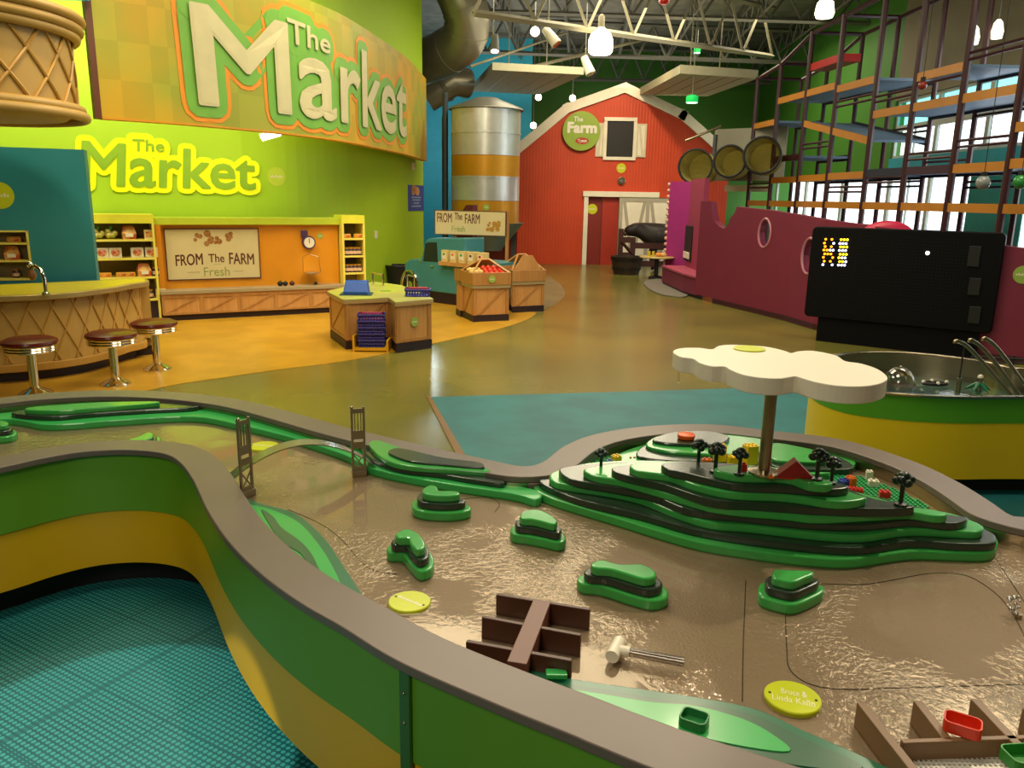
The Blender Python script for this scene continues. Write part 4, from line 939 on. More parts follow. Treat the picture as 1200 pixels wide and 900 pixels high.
# teal bar back panel
TP = Surf([tuple(G(-200, 366, .0).xy), tuple(G(112, 366, .0).xy)])
tb = D(112, 330, 7.2)
BK = Surf([(tb.x-2.6, 6.35), (tb.x, 7.35)])
a, b, c_, e = BK.rect(-40, 176, 104, 331)
t = thing('teal_partition', 'teal bar back partition with a small lit shelf niche at the far left', 'partition', tuple(BK.pt(BK.L[-1]/2, 0, 0)))
n0, n1, n2_, n3 = BK.rect(-60, 270, 36.5, 329); m_teal = mat('partition_teal', '#23828c', .5, scale=3)
sE = BK.sz(106, 250)[0]; zT = BK.sz(90, 175)[1]
for (u0, u1, w0, w1) in ((n1, sE, 0, zT), (0, n1, n3, zT), (0, n1, 0, n2_)): MB().sbox(BK, u0, u1, w0, w1, -.2, 0).out('panel', m_teal, t)
MB().sbox(BK, 0, n1, n2_, n3, -.2, -.18).out('niche_back', m_shelfback, t)
for u in (n1-.02, n1-.32): MB().sbox(BK, u, u+.018, n2_, n3, -.18, .008).out('niche_side', m_cream, t)
nz = [n2_, n2_+(n3-n2_)*.37, n2_+(n3-n2_)*.72, n3-.015]
for z in nz: MB().sbox(BK, 0, n1, z, z+.015, -.18, .008).out('niche_shelf', m_cream, t)
put_food(3, BK, n1-.15, nz[0]+.015, -.08, 0, 'dark cup-like jar on the bottom shelf of the teal niche', .9)
put_food(0, BK, n1-.16, nz[1]+.015, -.08, 0, 'orange food bag on the middle shelf of the teal niche', 1.1)
put_food(4, BK, n1-.13, nz[2]+.015, -.08, 0, 'yellow pack on the top shelf of the teal niche', 1.1)
sticker(BK, -1, 229, .115, 0.0, 'lime round sticker at the left edge of the teal partition')
# bar counter
zbar = .70
bpx = [(-160, 352), (-60, 349), (30, 346), (90, 342), (130, 337), (152, 333)]
fr = [G(x, y, zbar).xy for x, y in bpx]
endp = fr[-1]
fr2 = cr([tuple(p) for p in fr], 5)
back = [Vector((endp.x+.02, endp.y+.3)), Vector((endp.x-.12, endp.y+.55)), Vector((endp.x-.5, endp.y+.72))]
backpts = cr([tuple(endp), (endp.x+.05, endp.y+.25), (endp.x-.08, endp.y+.5)], 4)[1:]
poly = [p for p in fr2]+backpts+[Vector((fr[0].x, fr[0].y+.9))]
t = thing('bar_counter', 'curved soda bar counter with tan diamond front and yellow top', 'counter', (-4, 6.4, 0))
def inset(pl, d): return offset(pl, d, 0)
MB().prism([tuple(p) for p in poly], zbar-.045, zbar).out('counter_top', mat('bar_edge', '#b49a60', .3, metal=.5), t, bevel=.006)
MB().prism([tuple(p) for p in inset(poly, .03)], zbar-.001, zbar+.003).out('top_laminate', mat('bar_yellow', '#d4c020', .35), t)
bp_ = inset(poly, .09)
MB().prism([tuple(p) for p in bp_], .14, zbar-.045).out('front', m_dr, t, smooth=False)
MB().prism([tuple(p) for p in inset(poly, .06)], .09, .15).out('base_moulding', m_dr2, t, bevel=.01)
MB().prism([tuple(p) for p in inset(poly, .16)], 0, .09).out('kick_board', m_kick, t)
BS = Surf([tuple(p) for p in bp_[:len(fr2)+8]])
if BS.frame(1)[2].dot(-BS.p[0]) < 0: BS = Surf([tuple(p) for p in bp_[:len(fr2)+8]][::-1])
k = 0; s_ = 0
while s_ < BS.L[-1]-.12:
    for sg in (0, 1):
        pts = [BS.pt(s_+(u if not sg else 1-u)*.22, .16+(zbar-.22)*u, .004) for u in (0, .25, .5, .75, 1) if s_+(u if not sg else 1-u)*.22 < BS.L[-1]]
        if len(pts) > 2: MB().tube(pts, .009, 5).out('lattice_rib', m_dr2, t)
    s_ += .17
# faucet
q = G(54, 345, zbar+.003); t = thing('soda_tap', 'chrome soda tap with curved spout on the bar counter', 'tap', tuple(q))
MB().tube([(q.x, q.y, q.z), (q.x, q.y, q.z+.12), (q.x-.02, q.y, q.z+.19), (q.x-.06, q.y, q.z+.22), (q.x-.10, q.y, q.z+.19)], .014, 10).out('spout', m_chrome, t, smooth=True)
MB().lathe(tuple(q), [(.03, 0), (.03, .012), (.018, .02)], 16).out('base', m_chrome, t, smooth=True)
MB().ball((q.x-.10, q.y, q.z+.23), .024).out('knob', m_chrome, t, smooth=True)
MB().ball((q.x-.09, q.y, q.z+.15), (.03, .03, .045)).out('nozzle', mat('tap_wood', '#8a5a2a', .4), t, smooth=True)
# red bin behind the counter end
q = G(139, 378, 0); t = thing('red_bin', 'red fire extinguisher shaped cylinder behind the end of the bar', 'extinguisher', tuple(q))
q = G(139, 376, .0); MB().lathe((q.x, q.y, 0), [(.06, .02), (.065, .05), (.065, .42), (.03, .48), (.02, .5)], 16).out('cylinder', m_red, t, smooth=True)
MB().tube([(q.x-.03, q.y, .5), (q.x+.05, q.y, .53)], .012, 6).out('handle', m_black, t); MB().lathe((q.x, q.y, 0), [(.08, 0), (.08, .03)], 16).out('stand', m_black, t)
# stools
def stool():
    t = thing('bar_stool', 'x', 'stool', (0, 0, 0), 'red-topped bar stools'); ORG[t.name] = Vector((0, 0, 0)); H = .40
    MB().lathe((0, 0, 0), [(.115, 0), (.115, .012), (.09, .03), (.05, .045), (.033, .06)], 28).out('base', m_chrome, t, smooth=True)
    MB().lathe((0, 0, 0), [(.032, .05), (.032, H-.06)], 18).out('column', m_chrome, t, smooth=True)
    MB().lathe((0, 0, 0), [(.14, H-.075), (.175, H-.07), (.18, H-.06), (.174, H-.05), (.18, H-.04), (.174, H-.03), (.18, H-.02), (.17, H-.015)], 32).out('seat_band', m_chrome, t, smooth=True)
    MB().lathe((0, 0, 0), [(.178, H-.02), (.19, H-.005), (.186, H+.012), (.15, H+.028), (.07, H+.034), (.002, H+.035)], 32).out('seat_cushion', mat('vinyl_red', '#5e1712', .28), t, smooth=True)
    return t
st = stool()
for k, (x, y, l) in enumerate(((42, 462, 'bar stool with dark red seat nearest the left edge'), (136, 451, 'middle bar stool of three, right of the nearest one'), (185, 433, 'farthest bar stool near the end of the bar'))):
    q = G(x, y, 0)
    if k == 0: place(st, q); st['label'] = l
    else: dup(st, q, .3, l)
# ================================================================== CHECKOUT COUNTER
a1 = G(384, 402, 0); a2 = G(402, 412, 0); a3 = G(452, 411, 0); a4 = G(463, 413, 0); a5 = G(508, 410, 0)
hx = HZ(402, 352, a2.y)            # counter top height
# footprint (top): L-shape following the photo
b1 = G(383, 341, hx).xy; b2_ = G(402, 351, hx).xy; b3 = G(455, 348.5, hx).xy; b4 = G(463, 354, hx).xy; b5 = G(508, 350, hx).xy; b6 = G(499, 345, hx).xy; b7 = G(470, 334, hx).xy; b8 = G(440, 330, hx).xy; b9 = G(412, 334, hx).xy
poly = [b1, b2_, b3, b4, b5, b6, b7, b8, b9]
t = thing('checkout_counter', 'small wooden checkout counter with green top and dark kick board', 'counter', (a3.x, a3.y+.2, 0))
MB().prism([tuple(p) for p in poly], hx-.05, hx-.012).out('top_edge', mat('edge_tan', '#a88a58', .4), t, bevel=.004)
MB().prism([tuple(p) for p in poly], hx-.012, hx).out('counter_top', mat('top_green', '#b4bc3c', .35, col2='#a5a060', scale=3), t, bevel=.003)
cen = sum(poly, Vector((0, 0)))/len(poly)
ins = offset(poly, .03)
MB().prism([tuple(p) for p in ins], .09, hx-.05).out('cabinet', m_woodm, t)
MB().prism([tuple(p) for p in offset(poly, .02)], 0, .09).out('kick_board', m_kick, t)
for k in range(4):
    S = Surf([tuple(ins[k]), tuple(ins[k+1])])
    if S.frame(.01)[2].dot(-ins[k]) < 0: S = Surf([tuple(ins[k+1]), tuple(ins[k])])
    if S.L[-1] < .1: continue
    mb = MB(); L = S.L[-1]; w = .045
    mb.sbox(S, 0, w, .10, hx-.05, 0, .01); mb.sbox(S, L-w, L, .10, hx-.05, 0, .01); mb.sbox(S, w, L-w, .10, .13, 0, .009)
    if k in (0, 1): mb.sprism(S, [(w, .13), (w+.05, .13), (L-w, hx-.05), (L-w-.05, hx-.05)], 0, .008)
    mb.out('board_trim', m_woodd, t)
    if k == 3: SD = S
sticker(SD, 485, 377, .045, .01, 'pale green round sticker on the front of the checkout counter', mat('sticker_green', '#8fae4a', .5))
q = G(418, 345, hx); zt_ = hx
t = thing('toy_cash_register', 'blue toy cash register on the left of the checkout counter', 'cash register', (q.x, q.y, hx)); ORG[t.name] = Vector((0, 0, 0)); mbl2 = mat('register_blue', '#1b50a8', .4)
MB().box(-.16, .16, -.11, .11, 0, .012).out('base_plate', mat('register_dark', '#244a60', .4), t, bevel=.003)
MB().add([(-.13, -.09, .012), (.13, -.09, .012), (.13, .09, .012), (-.13, .09, .012), (-.11, -.02, .13), (.11, -.02, .13), (.115, .07, .14), (-.115, .07, .14)], [(3, 2, 1, 0), (4, 5, 6, 7), (0, 1, 5, 4), (1, 2, 6, 5), (2, 3, 7, 6), (3, 0, 4, 7)]).out('housing', mbl2, t, bevel=.008)
MB().box(-.12, .12, -.096, -.088, .016, .04).out('drawer', mbl2, t, bevel=.003)
t.rotation_euler = (0, 0, .08)
# chrome rails
for x0, y0, x1, y1, l in ((437, 333, 449, 335, 'chrome bag rail at the back left of the checkout counter'), (478, 336, 486, 338, 'chrome bag rail behind the blue baskets on the checkout counter')):
    p = G(x0, y0, hx); q = G(x1, y1, hx)
    t = thing('bag_rail', l, 'rail', tuple(p)); h = Vector((0, 0, .13))
    MB().tube([p, p+h, q+h*1.0, q], .011, 8).out('rail', m_chrome, t, smooth=True)
    MB().lathe(tuple(p), [(.018, 0), (.018, .006)], 12).out('foot', m_chrome, t)
    MB().lathe(tuple(q), [(.018, 0), (.018, .006)], 12).out('foot', m_chrome, t)
q = G(452, 341, hx); tag(MB().lathe(tuple(q), [(.06, 0), (.06, .003)], 24).out('round_decal', mat('decal_green', '#7a9a30', .5)), 'round green decal on the checkout counter top', 'sticker')
# shopping baskets
mbk = mat('basket_blue', '#20208a', .4, var=.2, scale=30); mrk = mat('basket_red', '#b01830', .4)
def basket(lab, group):
    t = thing('shopping_basket', lab, 'basket', (0, 0, 0), group); ORG[t.name] = Vector((0, 0, 0)); mb = MB()
    for z, g in ((.004, 1.0), (.035, 1.04), (.065, 1.08)):
        mb.tube([(-.13*g, -.08*g, z), (.13*g, -.08*g, z), (.13*g, .08*g, z), (-.13*g, .08*g, z)], .006, 5, closed=True)
    for k in range(9):
        x = -.12+k*.03
        for s in (-1, 1): mb.box(x-.007, x+.007, s*.084-.003, s*.084+.003, .002, .07)
    for k in range(5):
        y = -.06+k*.03
        for s in (-1, 1): mb.box(s*.135-.003, s*.135+.003, y-.007, y+.007, .002, .07)
    mb.box(-.13, .13, -.08, .08, 0, .005); mb.out('grid', mbk, t)
    MB().tube([(-.143, -.09, .075), (.143, -.09, .075), (.143, .09, .075), (-.143, .09, .075)], .008, 6, closed=True).out('rim', mbk, t)
    for s in (-1, 1): MB().tube([(-.12, s*.086, .08), (-.10, s*.05, .088), (.10, s*.05, .088), (.12, s*.086, .08)], .006, 6).out('handle', mrk, t, smooth=True)
    return t
bk0 = basket('blue shopping basket at the bottom of the floor stack', 'blue shopping baskets')
q = G(436, 411, 0); w = ['second from the floor', 'third from the floor', 'fourth from the floor', 'topmost']
place(bk0, (q.x, q.y+.02, .045), .08, .92)
for k in range(4): dup(bk0, (q.x, q.y+.02, .045+.062*(k+1)), .08+.03*(k % 2), 'blue shopping basket %s in the stack by the counter' % w[k], .92)
t = thing('basket_stand', 'yellow basket stand under the stack of blue baskets', 'stand', (q.x, q.y, 0)); my2 = mat('stand_yellow', '#e0a810', .4)
MB().box(q.x-.16, q.x+.16, q.y-.08, q.y+.13, .015, .042).out('tray', my2, t)
for s in (-1, 1): MB().box(q.x+s*.165-.01, q.x+s*.165+.01, q.y-.09, q.y+.13, 0, .16 if s < 0 else .12).out('side_plate', my2, t, bevel=.004)
q = G(489, 347.5, hx); dup(bk0, (q.x, q.y+.04, hx+.004), .1, 'blue shopping basket standing on the checkout counter', .9)
# trash can
q = G(466, 338, 0); t = thing('trash_can', 'black round trash can behind the checkout counter', 'trash can', (q.x, q.y, 0)); zt3 = HZ(462, 311, q.y)
MB().lathe((q.x, q.y, 0), [(.15, 0), (.19, zt3-.05), (.2, zt3-.02), (.2, zt3), (.17, zt3-.01), (.14, .06)], 28, True).out('barrel', m_black, t, smooth=True)
MB().tube([(q.x+.2*math.cos(a*PI/12), q.y+.2*math.sin(a*PI/12), zt3) for a in range(24)], .014, 6, closed=True).out('rim', mat('can_dark', '#15151a', .35), t, smooth=True)
# ================================================================== TRUCK
ta = G(473, 350, 0); tb_ = G(560, 362, 0); TS = Surf([tuple(ta.xy-(tb_-ta).xy.normalized()*.3), tuple(tb_.xy)])
def tz(x, y): return TS.sz(x, y)
m_tr = mat('truck_teal', '#3f8288', .35, scale=3)
t = thing('toy_truck', 'teal farm pickup truck stall with dark window and wooden bed', 'truck', (ta.x+.5, ta.y, 0))
pts = [tz(474, 342), tz(474, 308), tz(480, 304), tz(493, 303), tz(499, 281), tz(503, 279), tz(545, 279), tz(545, 347)]
pts = [(s, z) for s, z in pts]
zk = tz(500, 341)[1]; pts[0] = (pts[0][0], zk); pts[-1] = (pts[-1][0], zk)
MB().sprism(TS, pts, -.4, 0).out('body', m_tr, t, bevel=.02, bseg=3)
sb0 = pts[0][0]; sb1 = tz(585, 350)[0]
MB().sbox(TS, sb0+.02, sb1, 0, zk+.01, -.7, -.02).out('kick_board', m_kick, t)
wn = [tz(496, 306), tz(498.5, 286), tz(501, 284), tz(512, 284), tz(513, 307)]
MB().sprism(TS, wn, -.02, .006).out('side_window', mat('window_dark', '#22282a', .15), t, bevel=.004)
MB().sprism(TS, [(TS.L[-1]*0+tz(545, 300)[0], zk), (sb1, zk), (sb1, tz(560, 306)[1]), (tz(545, 300)[0], tz(545, 306)[1])], -.5, -.0).out('bed', m_tr, t, bevel=.01)
wc = tz(481, 330); mb = MB(); mb.tube([TS.pt(wc[0]+.17*math.cos(a), zk+.02+.25*math.sin(a), .02) for a in [k*PI/12 for k in range(0, 13)]], .022, 8); mb.out('fender', m_chrome, t, smooth=True)
MB().disc(TS, wc[0], zk+.06, .13, -.02, .012).out('wheel', m_black, t)
MB().disc(TS, wc[0], zk+.06, .06, .012, .02).out('hub_cap', m_chrome, t)
s1_, z1_ = tz(507, 312); MB().sbox(TS, s1_-.03, s1_+.03, z1_-.01, z1_+.01, 0, .02).out('door_handle', m_chrome, t, bevel=.003)
MB().sbox(TS, tz(494, 303)[0]-.04, tz(494, 303)[0]+.02, tz(488, 306)[1], tz(488, 306)[1]+.02, 0, .012).out('hood_trim', m_chrome, t)
zs = tz(520, 306)[1]
MB().sbox(TS, tz(519, 305)[0], sb1+.02, zs-.05, zs, -.4, .09).out('display_ledge', m_woodm, t)
# roof gable behind the sign
MB().sprism(TS, [tz(504, 279), tz(504, 262), tz(517, 240), tz(525, 240), tz(525, 279)], -.6, -.5).out('rear_gable', mat('gable_maroon', '#5a1a20', .5), t)
# price boxes
SPx = [(524, 'price card box at the left end of the farm stand ledge'), (534, 'price card box second from left on the farm stand ledge'), (544, 'price card box in the middle of the farm stand ledge'), (555, 'price card box second from right on the farm stand ledge'), (566, 'price card box at the right end of the farm stand ledge')]
for k, (x, l) in enumerate(SPx):
    s_, z_ = tz(x, 300); t = thing('price_box', l, 'box', tuple(TS.pt(s_, zs, .05)), 'price boxes on the farm stand')
    MB().sbox(TS, s_-.058, s_+.058, zs, zs+.16, -.06, .06).out('bin', mat('bin_cream', '#dcc07c', .5), t, bevel=.003)
    MB().sbox(TS, s_-.035, s_+.035, zs+.04, zs+.13, .06, .064).out('card', m_white, t)
    MB().sbox(TS, s_-.02, s_+.02, zs+.09, zs+.12, .064, .066).out('picture', [m_hg, mo, m_hg, mat('stalk', '#3a5020', .6), mrd][k], t)
# wood tray with dark contents beneath the boxes
a_, b_, c_, e = TS.rect(521, 306, 560, 318)
# farm stand sign with posts
SS = Surf([tuple((TS.pt(tz(505, 300)[0], 0, -.1)).xy), tuple((TS.pt(tz(505, 300)[0], 0, -.1)+Vector(((tb_-ta).xy.normalized().x, (tb_-ta).xy.normalized().y*.35, 0))*3).xy)])
rc = SS.rect(511, 247.5, 593, 275)
farm_sign(SS, rc, .0, 'wide cream farm stand sign held on posts above the teal truck', True, .03)
for x, l in ((532, 'slim wooden post left under the farm stand sign'), (594, 'slim wooden post at the right end of the farm stand sign')):
    s_ = SS.sz(x, 262)[0]; tag(MB().sbox(SS, s_-.02, s_+.02, .0 if x > 560 else zs, rc[3] if x > 560 else rc[2], -.05, -.005).out('sign_post', m_woodd), l, 'post')
# ================================================================== CRATE BINS
def crate(fl, fm, frr, ytop, ypk, fill, lab, st_px=None, dx=.0):
    """hexagonal produce bin: left facet fl-fm, front facet fm-fr"""
    p0 = G(*fl).xy; p1 = G(*fm).xy; p2_ = G(*frr).xy; dd = (p2_-p1); nb = Vector((-dd.y, dd.x)).normalized()*.46
    poly = [p0, p1, p2_, p2_+nb*.62+dd*.18, p2_+nb, p1+nb, p0+nb*.55+(p0-p1)*.0]
    H = HZ(fm[0], ytop, p1.y); t = thing('produce_bin', lab, 'crate', ((p1.x+p2_.x)/2, p1.y+.2, 0))
    cen = sum(poly, Vector((0, 0)))/len(poly)
    MB().prism([tuple(p) for p in offset(poly, .01)], 0, .085).out('kick_board', m_kick, t)
    mid = H-.15
    MB().prism([tuple(p) for p in offset(poly, .02)], .085, mid).out('bin_body', m_woodm, t)
    ou = offset(poly, -.015); inn = offset(poly, .02)
    ringprism(MB(), ou, inn, mid, H).out('upper_rail', m_woodd, t, bevel=.003)
    ringprism(MB(), offset(poly, -.008), inn, mid-.04, mid-.0).out('lower_rail', mat('rail_grey', '#9a8860', .4), t)
    MB().prism([tuple(p) for p in inn], mid, mid+.02).out('bin_floor', m_woodd, t)
    for k in (0, 1):
        S = Surf([tuple(offset(poly, .02)[k]), tuple(offset(poly, .02)[k+1])])
        if S.frame(.01)[2].dot(-p1) < 0: continue
        L = S.L[-1]; w_ = .04; mb = MB(); mb.sbox(S, 0, w_, .085, mid-.04, 0, .012); mb.sbox(S, L-w_, L, .085, mid-.04, 0, .012); mb.sprism(S, [(w_, .09), (w_+.045, .09), (L-w_, mid-.04), (L-w_-.045, mid-.04)], 0, .010); mb.out('board_trim', m_woodd, t)
    # peaked divider
    Zp = HZ((fm[0]+frr[0])/2, ypk, p1.y+.2)
    S = Surf([tuple(p1+nb*.12), tuple(p2_+nb*.12)])
    L = S.L[-1]; MB().sprism(S, [(.02, H-.03), (L-.02, H-.03), (L*.64, Zp), (L*.36, Zp)], -.012, .012).out('peaked_divider', m_woodm, t) if not fill else None
    # sloped hopper frame
    mb = MB(); A_ = p1+nb*.08; B_ = p2_+nb*.08; pk0 = p1+nb*.5+dd*.38; pk1 = p1+nb*.5+dd*.62
    def v3(p, z): return Vector((p.x, p.y, z))
    for (q0, q1) in ((v3(A_, H-.01), v3(pk0, Zp)), (v3(pk0, Zp), v3(pk1, Zp)), (v3(pk1, Zp), v3(B_, H-.01)), (v3(p1+nb*.95, H-.01), v3(pk0, Zp)), (v3(p2_+nb*.95, H-.01), v3(pk1, Zp))):
        mb.tube([q0, q1], .014, 4)
    mb.out('hopper_frame', m_woodm, t)
    mb = MB(); mb.add([v3(p1+nb*.95, H-.02), v3(pk0, Zp-.01), v3(pk1, Zp-.01), v3(p2_+nb*.95, H-.02)], [(0, 1, 2, 3)]); mb.out('hopper_back', m_woodm, t)
    return t, poly, H, p1, dd, nb
t, poly, H1, p1, dd, nb = crate((541, 372), (554, 378), (597, 376), 320, 305, True, 'wooden produce bin with red play vegetables, nearer of the two bins')
S = Surf([tuple(poly[1]), tuple(poly[2])]); sticker(S, 576, 327, .045, .018, 'pale green round sticker on the nearer produce bin', mat('sticker_green', '#8fae4a', .5))
t_, poly2, H2, p1b, ddb, nbb = crate((597, 364), (600, 367), (638, 365), 317, 299, False, 'empty wooden produce bin standing behind and right of the filled one')
random.seed(11); names = 0
mt_ = mat('tomato', '#d22a10', .3); mpot = mat('potato', '#d8b468', .5)
tom = thing('play_tomato', 'x', 'vegetable', (0, 0, 0), 'red play vegetables in the near bin'); ORG[tom.name] = Vector((0, 0, 0))
MB().ball((0, 0, .035), (.038, .038, .033)).out('body', mt_, tom, smooth=True); MB().lathe((0, 0, .064), [(.012, 0), (.004, .006), (.003, .014)], 8).out('stem', m_hg, tom)
for k in range(12):
    u = .42+.14*(k % 4); v = .18+.13*(k//4); p = p1+dd*u+nb*v; z = H1-.055+.03*(k//4)
    if k == 0: place(tom, (p.x, p.y, z)); tom['label'] = 'red round play tomato heaped in the near produce bin'
    else: dup(tom, (p.x, p.y, z), k, 'red round play tomato heaped in the near produce bin')
pot = thing('play_potato', 'x', 'vegetable', (0, 0, 0), 'pale play potatoes in the near bin'); ORG[pot.name] = Vector((0, 0, 0))
MB().ball((0, 0, .03), (.045, .035, .032)).out('body', mpot, pot, smooth=True)
for k in range(6):
    p = p1+dd*(.05+.11*(k % 3))+nb*(.2+.2*(k//3)); z = H1-.03+.02*(k//3)
    if k == 0: place(pot, (p.x, p.y, z)); pot['label'] = 'pale play potato at the left side of the near produce bin'
    else: dup(pot, (p.x, p.y, z), k, 'pale play potato at the left side of the near produce bin')
# ================================================================== SILO
sy = 14.0; sx = D(569, 200, sy).x; rS = (D(609, 200, sy).x-D(529, 200, sy).x)/2
def sz_(y): return HZ(569, y, sy-rS)
t = thing('silo', 'corrugated silver silo with orange bands above the truck stall', 'silo', (sx, sy, 0))
m_si = mat('silo_metal', '#c8cac4', .3, metal=.6, var=.1); m_so = mat('silo_orange', '#c08a1c', .35, metal=.4)
for y0, y1, m, l in ((262, 235, m_so, 'orange band'), (235, 206, m_si, 0), (206, 181, m_so, 'orange band'), (181, 125, m_si, 0)):
    mb = MB(); z0, z1 = sz_(y0), sz_(y1); o = mb.lathe((sx, sy, 0), [(rS, z0), (rS, z1-.01), (rS-.008, z1-.005), (rS, z1)], 40).out('wall_ring', m, t, smooth=True)
    if l: o['label'] = l
for y in (154, 207): MB().lathe((sx, sy, 0), [(rS+.008, sz_(y)-.012), (rS+.008, sz_(y)+.012)], 40).out('seam_band', m_si, t)
MB().lathe((sx, sy, 0), [(rS+.05, sz_(125)), (rS+.03, sz_(124)+.02), (.25, sz_(112)), (.2, sz_(110)), (.02, sz_(110)+.01)], 40).out('roof_cone', mat('silo_roof', '#6f6e66', .4, metal=.5), t, smooth=True)
MB().lathe((sx+.1, sy, 0), [(rS*.98, sz_(262)), (.22, sz_(292)), (.2, sz_(296))][::-1], 32).out('funnel', mat('funnel_grey', '#5a6a72', .4, metal=.4), t, smooth=True)
for s in (-1, 1): MB().box(sx+s*rS*.85-.04, sx+s*rS*.85+.04, sy+.2, sy+.28, 0, sz_(262)).out('leg', mat('silo_leg', '#3a3a40', .5), t)
MB().box(sx-rS+.02, sx+rS-.02, sy+.45, sy+.5, 0, sz_(262)).out('rear_panel', mat('silo_rear', '#7a1c1a', .5), t)
S = Surf([(sx-.2, sy-rS-.01), (sx+.3, sy-rS-.01)])
sticker(S, 570, 243, .05, 0.0, 'small green round sticker on the lower orange silo band', mat('sticker_green', '#8fae4a', .5))
tag(MB().tube([(sx-rS-.12, sy+.2, 0), (sx-rS-.12, sy+.2, 3.2)], .05, 10).out('dark_pipe', mat('pipe_dark', '#23303a', .4), smooth=True), 'tall dark vertical pipe left of the silo', 'pipe')
tag(MB().tube([(sx-rS-.3, sy+2.2, 0), (sx-rS-.3, sy+2.2, 3.0)], .06, 10).out('dark_pipe', mat('pipe_dark', '#23303a', .4), smooth=True), 'tall dark pipe farther left of the silo before the blue wall', 'pipe')
# ================================================================== BARN
BY = 18.62
BN = Surf([(-3, BY), (6, BY)])
def bz(x, y): q = D(x, y, BY); return (q.x+3, q.z)
m_barn = mat('barn_red', '#c63c02', .55, scale=2, var=.12)
nt = m_barn.node_tree; bs = nt.nodes['Principled BSDF']; tc = next(n for n in nt.nodes if n.type == 'TEX_COORD')
wv = nt.nodes.new('ShaderNodeTexWave'); wv.inputs['Scale'].default_value = 4.5; wv.bands_direction = 'X'; wv.inputs['Distortion'].default_value = 0
nt.links.new(tc.outputs['Object'], wv.inputs['Vector']); bp = nt.nodes.new('ShaderNodeBump'); bp.inputs['Strength'].default_value = .25; bp.inputs['Distance'].default_value = .01
nt.links.new(wv.outputs['Fac'], bp.inputs['Height']); nt.links.new(bp.outputs[0], bs.inputs['Normal'])
t = thing('barn', 'big red barn front with white gambrel roof trim at the back', 'barn', (2.6, BY, 0))
hl = bz(667, 132); hr = bz(797, 140); ap = bz(732, 109); el = (bz(608, 185)[0]-.05, bz(611, 183)[1]); er = (bz(838, 176)[0], bz(829, 172)[1])
er = (er[0]+.35, er[1]-.35)
dl, drt, dz0, dz1 = BN.rect(688, 311, 778, 230); dz1 = bz(730, 231)[1]; dl = bz(688, 270)[0]; drt = bz(779, 270)[0]
hw = BN.rect(711, 183, 742, 142); hz0_, hz1_ = bz(727, 184)[1], bz(727, 142)[1]; hx0, hx1 = bz(711, 160)[0], bz(742, 160)[0]
# wall with door opening: three pieces read as one mesh
mb = MB()
mb.sprism(BN, [(el[0], 0), (dl, 0), (dl, dz1), (drt, dz1), (drt, 0), (er[0], 0), er, hr, ap, hl, el], -.15, 0)
mb.out('front_wall', m_barn, t)
def strip(mb, a, b, w, n0, n1):
    a = Vector(a); b = Vector(b); d = (b-a).normalized(); nn = Vector((-d.y, d.x))*w
    if nn.y < 0: nn = -nn
    mb.sprism(BN, [tuple(a), tuple(b), tuple(b+nn), tuple(a+nn)], n0, n1)
mb = MB()
for a, b in ((el, hl), (hl, ap), (ap, hr), (hr, er)): strip(mb, Vector(a)-(Vector(b)-Vector(a)).normalized()*.09, Vector(b)+(Vector(b)-Vector(a)).normalized()*.09, .2, -.25, .08+.004*(b is ap))
mb.out('roof_trim', m_white, t)
mr = mat('barn_roof', '#3a3a38', .7); mb = MB()
for a, b in ((el, hl), (hl, ap), (ap, hr), (hr, er)): strip(mb, a, b, .14, -3.0, -.25)
mb.out('roof', mr, t)
mb = MB(); mb.sprism(BN, [(bz(700, 0)[0]*0+hx0-.22, hz0_-.02), (hx1+.22, hz0_-.02), (hx1+.22, hz1_+.02), (hx0-.22, hz1_+.02)], 0, .02)
hf = MB(); w_ = .07
hf.sbox(BN, hx0-w_, hx1+w_, hz1_, hz1_+w_*1.1, 0, .06); hf.sbox(BN, hx0-w_, hx1+w_, hz0_-w_, hz0_, 0, .06); hf.sbox(BN, hx0-w_, hx0, hz0_, hz1_, 0, .05); hf.sbox(BN, hx1, hx1+w_, hz0_, hz1_, 0, .05)
hfo = hf.out('hayloft_frame', m_white, t)
MB().sbox(BN, hx0, hx1, hz0_, hz1_, 0, .015).out('hayloft_opening', m_black, t)
for a, b, sg in ((bz(698, 165)[0], hx0-w_, 1), (hx1+w_, bz(757, 165)[0], -1)):
    sh = MB(); sh.sbox(BN, a, b, hz0_, hz1_-.05, 0, .03); o = sh.out('shutter', m_white, t)
    m3 = MB(); fw = .04; m3.sbox(BN, a, a+fw, hz0_, hz1_-.05, .03, .042); m3.sbox(BN, b-fw, b, hz0_, hz1_-.05, .03, .042); m3.sbox(BN, a+fw, b-fw, hz0_, hz0_+fw, .03, .042); m3.sbox(BN, a+fw, b-fw, hz1_-.05-fw, hz1_-.05, .03, .042)
    u0, u1 = (a+fw, b-fw) if sg > 0 else (b-fw, a+fw); m3.sprism(BN, [(u0, hz0_+fw), (u0+(.05*sg), hz0_+fw), (u1, hz1_-.1), (u1-.05*sg, hz1_-.1)], .03, .04)
    m3.out('brace', mat('brace_cream', '#cfc6ae', .5), o)
# door surround
df = MB(); fw = .1
df.sbox(BN, dl-fw, dl, 0, dz1+.02, 0, .06); df.sbox(BN, dl-fw*1.3, bz(772, 228)[0], dz1, dz1+.12, 0, .09)
df.out('door_surround', m_white, t, bevel=.004)
md = mat('door_red', '#a5240a', .5)
xs_ = bz(723.5, 280)[0]; mid_ = bz(704, 280)[0]
MB().sbox(BN, dl, mid_, 0, dz1, -.12, -.08).out('red_door', mat('door_red_dark', '#7c1408', .5), t); MB().sbox(BN, mid_+.01, xs_, 0, dz1, -.1, -.06).out('red_door', md, t)
